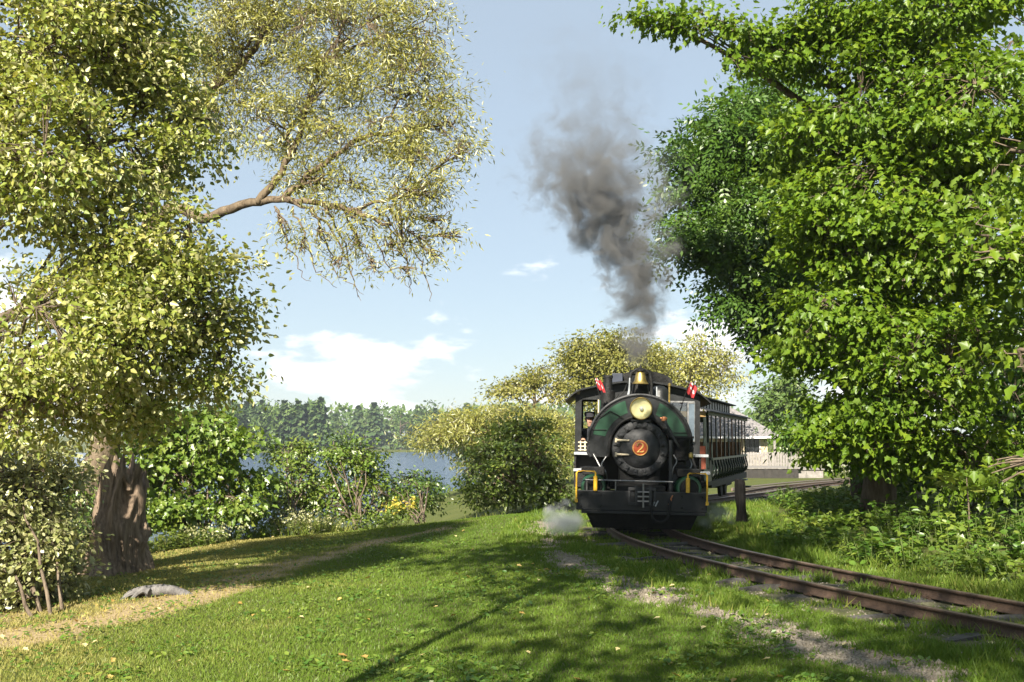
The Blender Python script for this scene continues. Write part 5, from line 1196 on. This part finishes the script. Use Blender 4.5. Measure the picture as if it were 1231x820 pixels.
# goldenrod by the low dark shrub
GOLDR = leafmat('goldenrod_flower', (.36, .29, .04), (.46, .38, .06), (.55, .46, .09), trans=.2, gloss=.02)
def weed(name, base, h, wdt, n, k, T, ls, m, seed, label, group=None, flower=None, cat='plant'):
    g = np.random.default_rng(seed); root = empty(name, base, 0, label, cat, group); segs = []; P_, D_ = [], []
    tips = []
    for s in range(n):
        a = g.random() * 6.283; rr = wdt * g.random() ** .6; hh = h * g.uniform(.55, 1.05) * (1 - .3 * rr / max(wdt, .01)); e = np.array([math.cos(a) * rr, math.sin(a) * rr, hh]); b_ = np.array([e[0] * .5, e[1] * .5, -.05])
        sp = bez(b_, (b_ + e) / 2 + np.array([0, 0, .1 * hh]), e, 5); segs.append((sp, np.linspace(.007, .003, 5))); tips.append(e)
        t = g.random(k) ** .8; q = b_ + (e - b_) * t[:, None]; aa = g.random(k) * 6.283; P_.append(q); D_.append(np.stack([np.cos(aa), np.sin(aa), g.uniform(-.4, .45, k)], 1))
    pos, d = np.vstack(P_), np.vstack(D_); nn = g.normal(0, .35, (len(pos), 3)) + np.array([0, 0, .9])
    V, Fc = leaves(T, pos, d, nn, ls * g.uniform(.5, 1.2, len(pos))); npmesh('foliage', V, Fc, m, root, np.repeat(np.clip(.6 * g.random(len(pos)) + .4 * g.random(), 0, 1), len(T[0])), kind='stuff')
    V, Fc = tubes(segs, 4); npmesh('stems', V, Fc, STEM, root, kind='stuff')
    if flower:
        tips = np.array(tips); tp2 = np.repeat(tips, 14, 0) + g.normal(0, .06, (len(tips) * 14, 3)); dv = g.normal(0, 1, tp2.shape)
        V, Fc = leaves(OVAL, tp2, dv, g.normal(0, 1, tp2.shape), np.full(len(tp2), .06)); npmesh('flowers', V, Fc, flower, root, np.repeat(g.random(len(tp2)), len(OVAL[0])), kind='stuff')
    return root
STEM = mat('weed_stem', (.10, .14, .03), .7)
weed('goldenrod', gb(476, 628) + np.array([0, .5, -.05]), .75, .45, 16, 12, LANCE, .12, M_SHRUB, 401, 'yellow flowering goldenrod between the shrubs on the bank', flower=GOLDR)
weed('goldenrod', gb(345, 640) + np.array([0, .2, 0]), .65, .5, 16, 12, LANCE, .12, M_PALE, 402, 'faded pinkish goldenrod gone to seed below the olive shrub', flower=M_PALE)
for i_, (px_, py_, T_, m_, lb_) in enumerate(((195, 662, OVAL, M_SHRUB, 'leafy weed clump between the stump and the young maple'), (235, 655, LANCE, M_YOUNG, 'light green weed clump in front of the young maple'), (305, 645, OVAL, M_YOUNG, 'yellow-green weed clump between young maple and olive shrub'), (385, 637, LANCE, M_PALE, 'straw-coloured weed clump between the two bank shrubs'), (445, 630, OVAL, M_SHRUB, 'low weed clump between yellow-green shrub and goldenrod'))):
    weed('bank_weed', gb(px_, py_) + np.array([0, .25, -.02]), .55, .6, 20, 14, T_, .12, m_, 410 + i_, lb_, flower=M_PALE if i_ in (1, 3) else None)
weed('goldenrod', gb(270, 648) + np.array([0, .3, 0]), .7, .6, 20, 12, LANCE, .12, M_YOUNG, 403, 'yellowing goldenrod clump below the young maple', flower=M_PALE)
# weeds on the bank right of the line
g = np.random.default_rng(50); i = 0
for y in np.arange(10.5, 30, .62):
    for off0 in (2.15, 2.9, 3.8, 4.9, 6.2):
        off = off0 + g.normal(0, .22) + (0.35 if y < 14 else 0); yy = y + g.normal(0, .2); m = float(trk_slope(yy)); xx = float(trk_x(yy)) + off / math.sqrt(1 + m * m)
        if xx / yy > .56: continue
        if yy > 19 and off < 3: continue
        if 22 < yy < 26.5 and off < 3.6: continue
        kind_ = g.choice(4, p=[.4, .25, .2, .15]); h = g.uniform(.4, .75) * (1.15 if off > 3.5 else .85) * (1.15 if yy < 16 else .9)
        base = on(xx, yy); big = yy < 20
        if kind_ == 0: weed('leafy_weed', base, h, .42, 13, 13, OVAL, .13, M_WEED, 500 + i, 'leafy green weed clump on the bank under the maples', 'weeds on the bank under the maples')
        elif kind_ == 1: weed('bramble', base, h * .9, .45, 13, 11, MAPLE, .13, M_YOUNG, 500 + i, 'yellow-green bramble clump on the bank under the maples', 'weeds on the bank under the maples')
        elif kind_ == 2: weed('goldenrod_weed', base, h * 1.05, .35, 14, 16, LANCE, .13, M_WEED, 500 + i, 'narrow-leaved goldenrod clump on the bank under the maples', 'weeds on the bank under the maples', flower=GOLDR if g.random() < .15 else None)
        else: weed('fern', base, h * .8, .4, 12, 7, ASH, .26, M_DSHRUB, 500 + i, 'dark fern-like plant on the bank under the maples', 'weeds on the bank under the maples')
        i += 1
# sumac sapling
p = gb(1165, 655); root = empty('sumac_sapling', p, 0, 'slender sumac sapling with long feathered leaves above the weeds', 'plant'); g = np.random.default_rng(61); H = 1.05
tops = np.array([[.0, 0, H], [.05, 0, H * .92], [-.04, 0, H * .85]]); aa = np.linspace(0, 6.283, 15, endpoint=False) + g.normal(0, .2, 15); pos = np.stack([0 * aa, 0 * aa, H * g.uniform(.78, 1.0, 15)], 1); d = np.stack([np.cos(aa), np.sin(aa), g.uniform(.1, .7, 15)], 1)
V, Fc = leaves(SUMAC, pos, d, g.normal(0, .25, (15, 3)) + np.array([0, 0, 1]), g.uniform(.4, .62, 15)); npmesh('leaf_crown', V, Fc, M_SHRUB, root, np.repeat(g.random(15), len(SUMAC[0])), kind='stuff')
V, Fc = tubes([(np.array([[0, 0, -.1], [.02, 0, .5], [0, 0, H]]), [.018, .014, .008])], 6); npmesh('stem', V, Fc, BARK, root)
# fallen leaves, stones
M_FALL = leafmat('fallen_leaf', (.30, .18, .05), (.45, .33, .10), (.62, .55, .30), trans=.2, gloss=.03)
g = np.random.default_rng(70); n = 1500; dd = 6 + 19 * g.random(n); x = dd * np.tan(g.uniform(-.46, .46, n)); y = dd; keep = (g.random(n) < .12 + .9 * sstep(-x, 3, 7)) & (np.abs(np.abs(side(x, y)) - .535) > .1); x, y = x[keep], y[keep]
pos = np.stack([x, y, ground(x, y) + .035], 1); V, Fc = leaves(MAPLE, pos, g.normal(0, 1, pos.shape) * np.array([1, 1, .15]), g.normal(0, .25, pos.shape) + np.array([0, 0, 1]), g.uniform(.05, .09, len(x)))
tag(npmesh('fallen_leaves', V, Fc, M_FALL, None, np.repeat(g.random(len(x)), len(MAPLE[0]))), 'scattered fallen leaves on the lawn and beside the rails', 'leaves', kind='stuff')
# clover and plantain leaves in the lawn
n = 26000; dd = 6 + 16 * g.random(n) ** 1.3; x = dd * np.tan(g.uniform(-.46, .46, n)); y = dd; keep = (side(x, y) < -1.2) & (fbm(x, y, 1.3, 21) > .52); x, y = x[keep], y[keep]; a_ = g.random(len(x)) * 6.283
pos = np.stack([x, y, ground(x, y) + g.uniform(.01, .035, len(x))], 1); V, Fc = leaves(OVAL, pos, np.stack([np.cos(a_), np.sin(a_), g.uniform(.1, .7, len(x))], 1), g.normal(0, .3, pos.shape) + np.array([0, 0, 1]), g.uniform(.03, .075, len(x)))
tag(npmesh('lawn_weeds', V, Fc, M_WEED, None, np.repeat(g.random(len(x)), len(OVAL[0]))), 'patches of clover and plantain leaves in the lawn', 'weeds', kind='stuff')
STONE = mat('gravel_stone', (.13, .11, .085), .9, 0, .35, 3, col2=(.29, .25, .195))
n = 11000; t = g.random(n) * (len(GRAVEL) - 1); i0 = t.astype(int); q = GRAVEL[i0] + (GRAVEL[i0 + 1] - GRAVEL[i0]) * (t - i0)[:, None] + g.normal(0, .45, (n, 2)); mg_ = masks(q[:, 0], q[:, 1])[0]; q = q[(g.random(n) < mg_)]
y2 = 6 + 16 * g.random(3500); m = trk_slope(y2); q2 = np.stack([trk_x(y2) + g.uniform(-1.8, 1.1, 3500) / np.sqrt(1 + m * m), y2], 1); q2 = q2[np.abs(np.abs(side(q2[:, 0], q2[:, 1])) - .535) > .07]
q = np.vstack([q, q2]); n = len(q); s_ = g.uniform(.006, .020, n) * (1 + 1.2 * (g.random(n) < .04)); oc = np.array([[1, 0, 0], [-1, 0, 0], [0, 1, 0], [0, -1, 0], [0, 0, .7], [0, 0, -.7]], float)
V = (np.stack([q[:, 0], q[:, 1], ground(q[:, 0], q[:, 1]) + .003], 1)[:, None] + s_[:, None, None] * (oc[None] * g.uniform(.6, 1.3, (n, 6, 1)))).reshape(-1, 3); of = np.array([[0, 2, 4], [2, 1, 4], [1, 3, 4], [3, 0, 4], [2, 0, 5], [1, 2, 5], [3, 1, 5], [0, 3, 5]])
tag(npmesh('gravel', V, (of[None] + (np.arange(n) * 6)[:, None, None]).reshape(-1, 3), STONE), 'loose grey gravel along the footpath and the rails', 'gravel', kind='stuff')

# ------------------------------------------------------------------ summer haze over the lake
hm = bpy.data.materials.new('haze'); hm.use_nodes = True; nt = hm.node_tree; nt.nodes.clear()
pv = nt.nodes.new('ShaderNodeVolumePrincipled'); pv.inputs['Color'].default_value = (.86, .92, 1.0, 1); pv.inputs['Density'].default_value = .00028; pv.inputs['Anisotropy'].default_value = .3
ho = nt.nodes.new('ShaderNodeOutputMaterial'); nt.links.new(pv.outputs[0], ho.inputs['Volume'])
tag(MB().span((-3800, -200, -6.5), (3800, 6500, 40)).build('haze', hm), 'thin pale summer haze over the lake', 'haze', kind='stuff')
